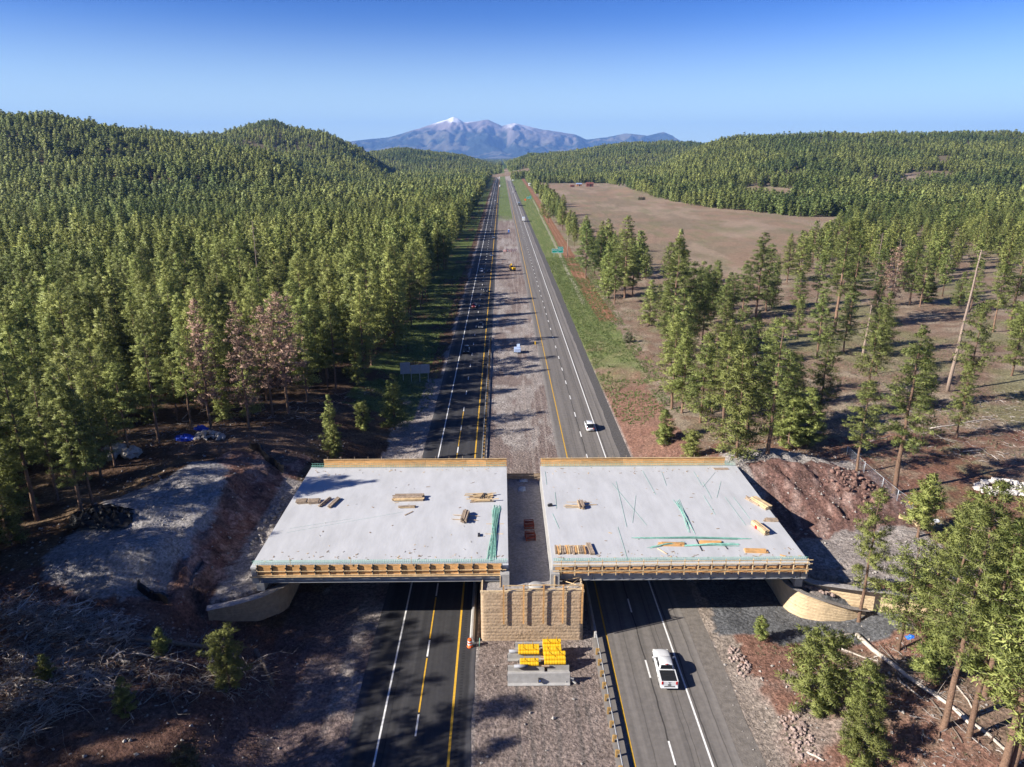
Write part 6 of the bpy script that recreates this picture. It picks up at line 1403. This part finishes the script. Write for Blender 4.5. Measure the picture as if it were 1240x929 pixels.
def litter():
    r = np.random.default_rng(21); n = 26000; X = r.uniform(-56, -24, n); Y = r.uniform(47, 76, n); ok = fbm(X / 2.2, Y / 2.2, 3) > .50; X, Y = X[ok], Y[ok]; Z = height(X, Y) + .05 + .7 * r.random(len(X)) * np.clip(fbm(X / 3.0, Y / 3.0, 3) * 2 - .5, 0, 1)
    c = np.stack([X, Y, Z], 1); m = len(X); d = r.normal(size=(m, 3)); d /= np.linalg.norm(d, axis=1)[:, None]; s = np.cross(d, r.normal(size=(m, 3))); s /= np.linalg.norm(s, axis=1)[:, None]; l = r.uniform(.08, .30, (m, 1))
    V = np.concatenate([c - s * .025, c + s * .025, c + d * l], 1).reshape(-1, 3); me = npmesh('needle_litter', V, np.arange(m * 3).reshape(-1, 3), [DEADN], False)
    at = me.attributes.new('tint', 'FLOAT', 'FACE'); at.data.foreach_set('value', (r.random(m) * .3).astype(np.float32)); tag(link('needle_litter', me), kind='stuff')
litter()
# loose stones on all bare soil
def stones():
    r = np.random.default_rng(8); n = 13000; X = r.uniform(-62, 66, n); Y = r.uniform(46, 130, n)
    ok = ~((X > -22) & (X < 24.5)) & ~((X > -29) & (X < 37) & (Y > 70)) & ~((Y > 75) & (Y < 106) & (X > -31) & (X < 38)); k2 = (X > -3) & (X < 10.5) & (Y < 72) & (r.random(n) < .3); ok |= k2
    k3 = r.random(n) < (.35 + .9 * (fbm(X / 5, Y / 5) - .3)); ok &= k3; X, Y = X[ok], Y[ok]; Z = height(X, Y); s = .05 + .2 * r.random(len(X)) ** 3.5; b = r.normal(size=(len(X), 6, 3)) * .18
    base = np.array([(1, 0, 0), (0, 1, 0), (-1, 0, 0), (0, -1, 0), (0, 0, .8), (0, 0, -.5)]); V = (base[None] + b) * s[:, None, None] + np.stack([X, Y, Z + s * .2], 1)[:, None]
    T = np.array([(0, 1, 4), (1, 2, 4), (2, 3, 4), (3, 0, 4), (1, 0, 5), (2, 1, 5), (3, 2, 5), (0, 3, 5)]); F = (np.arange(len(X))[:, None, None] * 6 + T[None]).reshape(-1, 3)
    tag(link('loose_stones', npmesh('loose_stones', V.reshape(-1, 3), F, [ROCKG, ROCKP], False)), kind='stuff')
stones()
def grass(polyfn, n, name, hmin, hmax, mt, seed, xr, yr):
    r = np.random.default_rng(seed); X = r.uniform(*xr, n); Y = r.uniform(*yr, n); ok = polyfn(X, Y); X, Y = X[ok], Y[ok]; Z = height(X, Y) - .03; m = len(X); k = 5
    X = np.repeat(X, k) + r.normal(0, .12, m * k); Y = np.repeat(Y, k) + r.normal(0, .12, m * k); Z = np.repeat(Z, k); a = r.random(m * k) * 6.28; h = r.uniform(hmin, hmax, m * k); w = h * .3
    dx, dy = np.cos(a), np.sin(a); V = np.stack([np.stack([X - dx * w, Y - dy * w, Z], 1), np.stack([X + dx * w, Y + dy * w, Z], 1), np.stack([X + dy * h * .5, Y - dx * h * .5, Z + h], 1)], 1).reshape(-1, 3)
    me = npmesh(name, V, np.arange(m * k * 3).reshape(-1, 3), [mt], False); at = me.attributes.new('tint', 'FLOAT', 'FACE'); at.data.foreach_set('value', r.random(m * k).astype(np.float32)); tag(link(name, me), kind='stuff')
GRASS = foliage('verge_grass', (.10, .15, .04), (.20, .22, .09), (.13, .17, .055), .3)
grass(lambda X, Y: (X > 25.8) & (X < 30 + .035 * (Y - 100) + 8) & (fbm(X / 8, Y / 14) > .42 - .1 * sstep(170, 260, Y)) & (Y > 135 + 25 * fbm(X / 5, Y / 5)), 15000, 'verge_grass', .15, .5, GRASS, 1, (25.8, 52), (135, 420))
grass(lambda X, Y: (X < -17.5) & (X > -33) & (fbm(X / 6, Y / 9) > .47), 6000, 'verge_grass', .12, .4, GRASS, 2, (-33, -17), (150, 400))
# brown weeds and brush under the right pines
grass(lambda X, Y: (fbm(X / 7, Y / 7) > .5), 9000, 'dry_weeds', .12, .4, SAGE, 3, (40, 130), (112, 300))
grass(lambda X, Y: (fbm(X / 4, Y / 4) > .5) & (X < 60), 2500, 'dry_weeds', .08, .25, SAGE, 4, (28, 62), (48, 72))

# ---------------------------------------------------------------- farm at the meadow's far end
BARN = mat('barn_red', (.17, .065, .05), .8, .25, 1); ROOFB = mat('blue_grey_roof', (.30, .38, .55), .5, .15, 1, metal=.2)
def barn(label, x, y, W, D, H_, wall, roof, rz=0, name='barn', cat='barn'):
    p = G(x, y, 0); e = thing(name, label, cat, (p.x, p.y, hz(p.x, p.y)), rz, 'buildings of the farm by the meadow')
    MB().box((0, 0, H_ / 2), (W, D, H_), wall).obj('wall', None, e)
    MB().add([(-W / 2 - .4, -D / 2 - .5, H_), (W / 2 + .4, -D / 2 - .5, H_), (W / 2 + .4, 0, H_ + D * .28), (-W / 2 - .4, 0, H_ + D * .28), (W / 2 + .4, D / 2 + .5, H_), (-W / 2 - .4, D / 2 + .5, H_)], [[0, 1, 2, 3], [3, 2, 4, 5], [0, 3, 5], [1, 4, 2]], roof).obj('roof', None, e)
    MB().box((W * .1, -D / 2 - .03, H_ * .4), (W * .22, .1, H_ * .8), DARKS).obj('door', None, e)
    for s in (-.3, .38): MB().box((W * s, -D / 2 - .03, H_ * .55), (W * .1, .08, H_ * .25), GLASS).obj('window', None, e)
barn('orange walled farm building with blue grey roof', 701, 225.5, 11, 8, 4, mat('orange_wall', (.40, .2, .09), .8, .2), ROOFB)
barn('dark red barn right of the blue roofed building', 714, 226, 14, 10, 5.5, BARN, BARN); barn('small red shed left of the blue roofed building', 693, 226.5, 8, 5, 3, BARN, BARN, name='shed', cat='shed')
barn('small white building near the first meadow pines', 642.8, 225, 9, 7, 3.5, WHT, WHT, name='shed', cat='shed')
def rv(label, x, y, col, L=8):
    p = G(x, y, 0); e = thing('travel_trailer', label, 'travel trailer', (p.x, p.y, 0), R(20), 'trailers parked at the meadow edge'); MB().box((0, 0, 1.9), (L, 2.6, 2.7), WP, bev=.2).obj('body', None, e); MB().box((0, -1.32, 2.2), (L * .7, .05, .6), GLASS).obj('window_band', None, e); MB().box((0, -1.325, 1.1), (L * .95, .04, .3), col).obj('stripe', None, e)
    for x_ in (-.7, .7): MB().rings([[(x_ + .4 * math.cos(a), y_, .42 + .4 * math.sin(a)) for a in np.linspace(0, 6.283, 10, endpoint=False)] for y_ in (-1.34, -1.1)], TYRE).obj('wheel', None, e)
rv('left white travel trailer behind the two meadow pines', 658, 235, GRY); rv('right white travel trailer behind the two meadow pines', 663.5, 235, GRY, 6); rv('white travel trailer with blue side beside the dirt track', 669.5, 244, BLU, 8); rv('pale blue vehicle lying low in the meadow', 652, 231, BLU, 6)
for k, (x, lab) in enumerate(((774, 'left bush of the three standing in the brown meadow'), (777, 'middle bush of the three standing in the brown meadow'), (779.5, 'right bush of the three standing in the brown meadow'))):
    p = G(x, 242.5, 0); plant((3, 1.5) + SHRUB, 0, (p.x, p.y, -.2), 4.5, lab, 'bushes in the meadow', name='shrub', cat='shrub')

# ---------------------------------------------------------------- air
zmin = float(min(ZZ.min(), -2.0)) - 1.0; hx = 29500
haze = MB().box((0, 14500, (1500 + zmin) / 2), (2 * hx + 7000, 38000, 1500 - zmin)).mesh('haze')
hm = bpy.data.materials.new('haze_air'); hm.use_nodes = True; nt = hm.node_tree; nt.nodes.remove(nt.nodes['Principled BSDF'])
pv = nt.nodes.new('ShaderNodeVolumePrincipled'); pv.inputs['Color'].default_value = (.22, .45, 1.0, 1); pv.inputs['Density'].default_value = 3.6e-5; pv.inputs['Anisotropy'].default_value = 0.0
nt.links.new(pv.outputs[0], nt.nodes['Material Output'].inputs['Volume']); haze.materials.append(hm)
tag(link('haze', haze), kind='stuff')
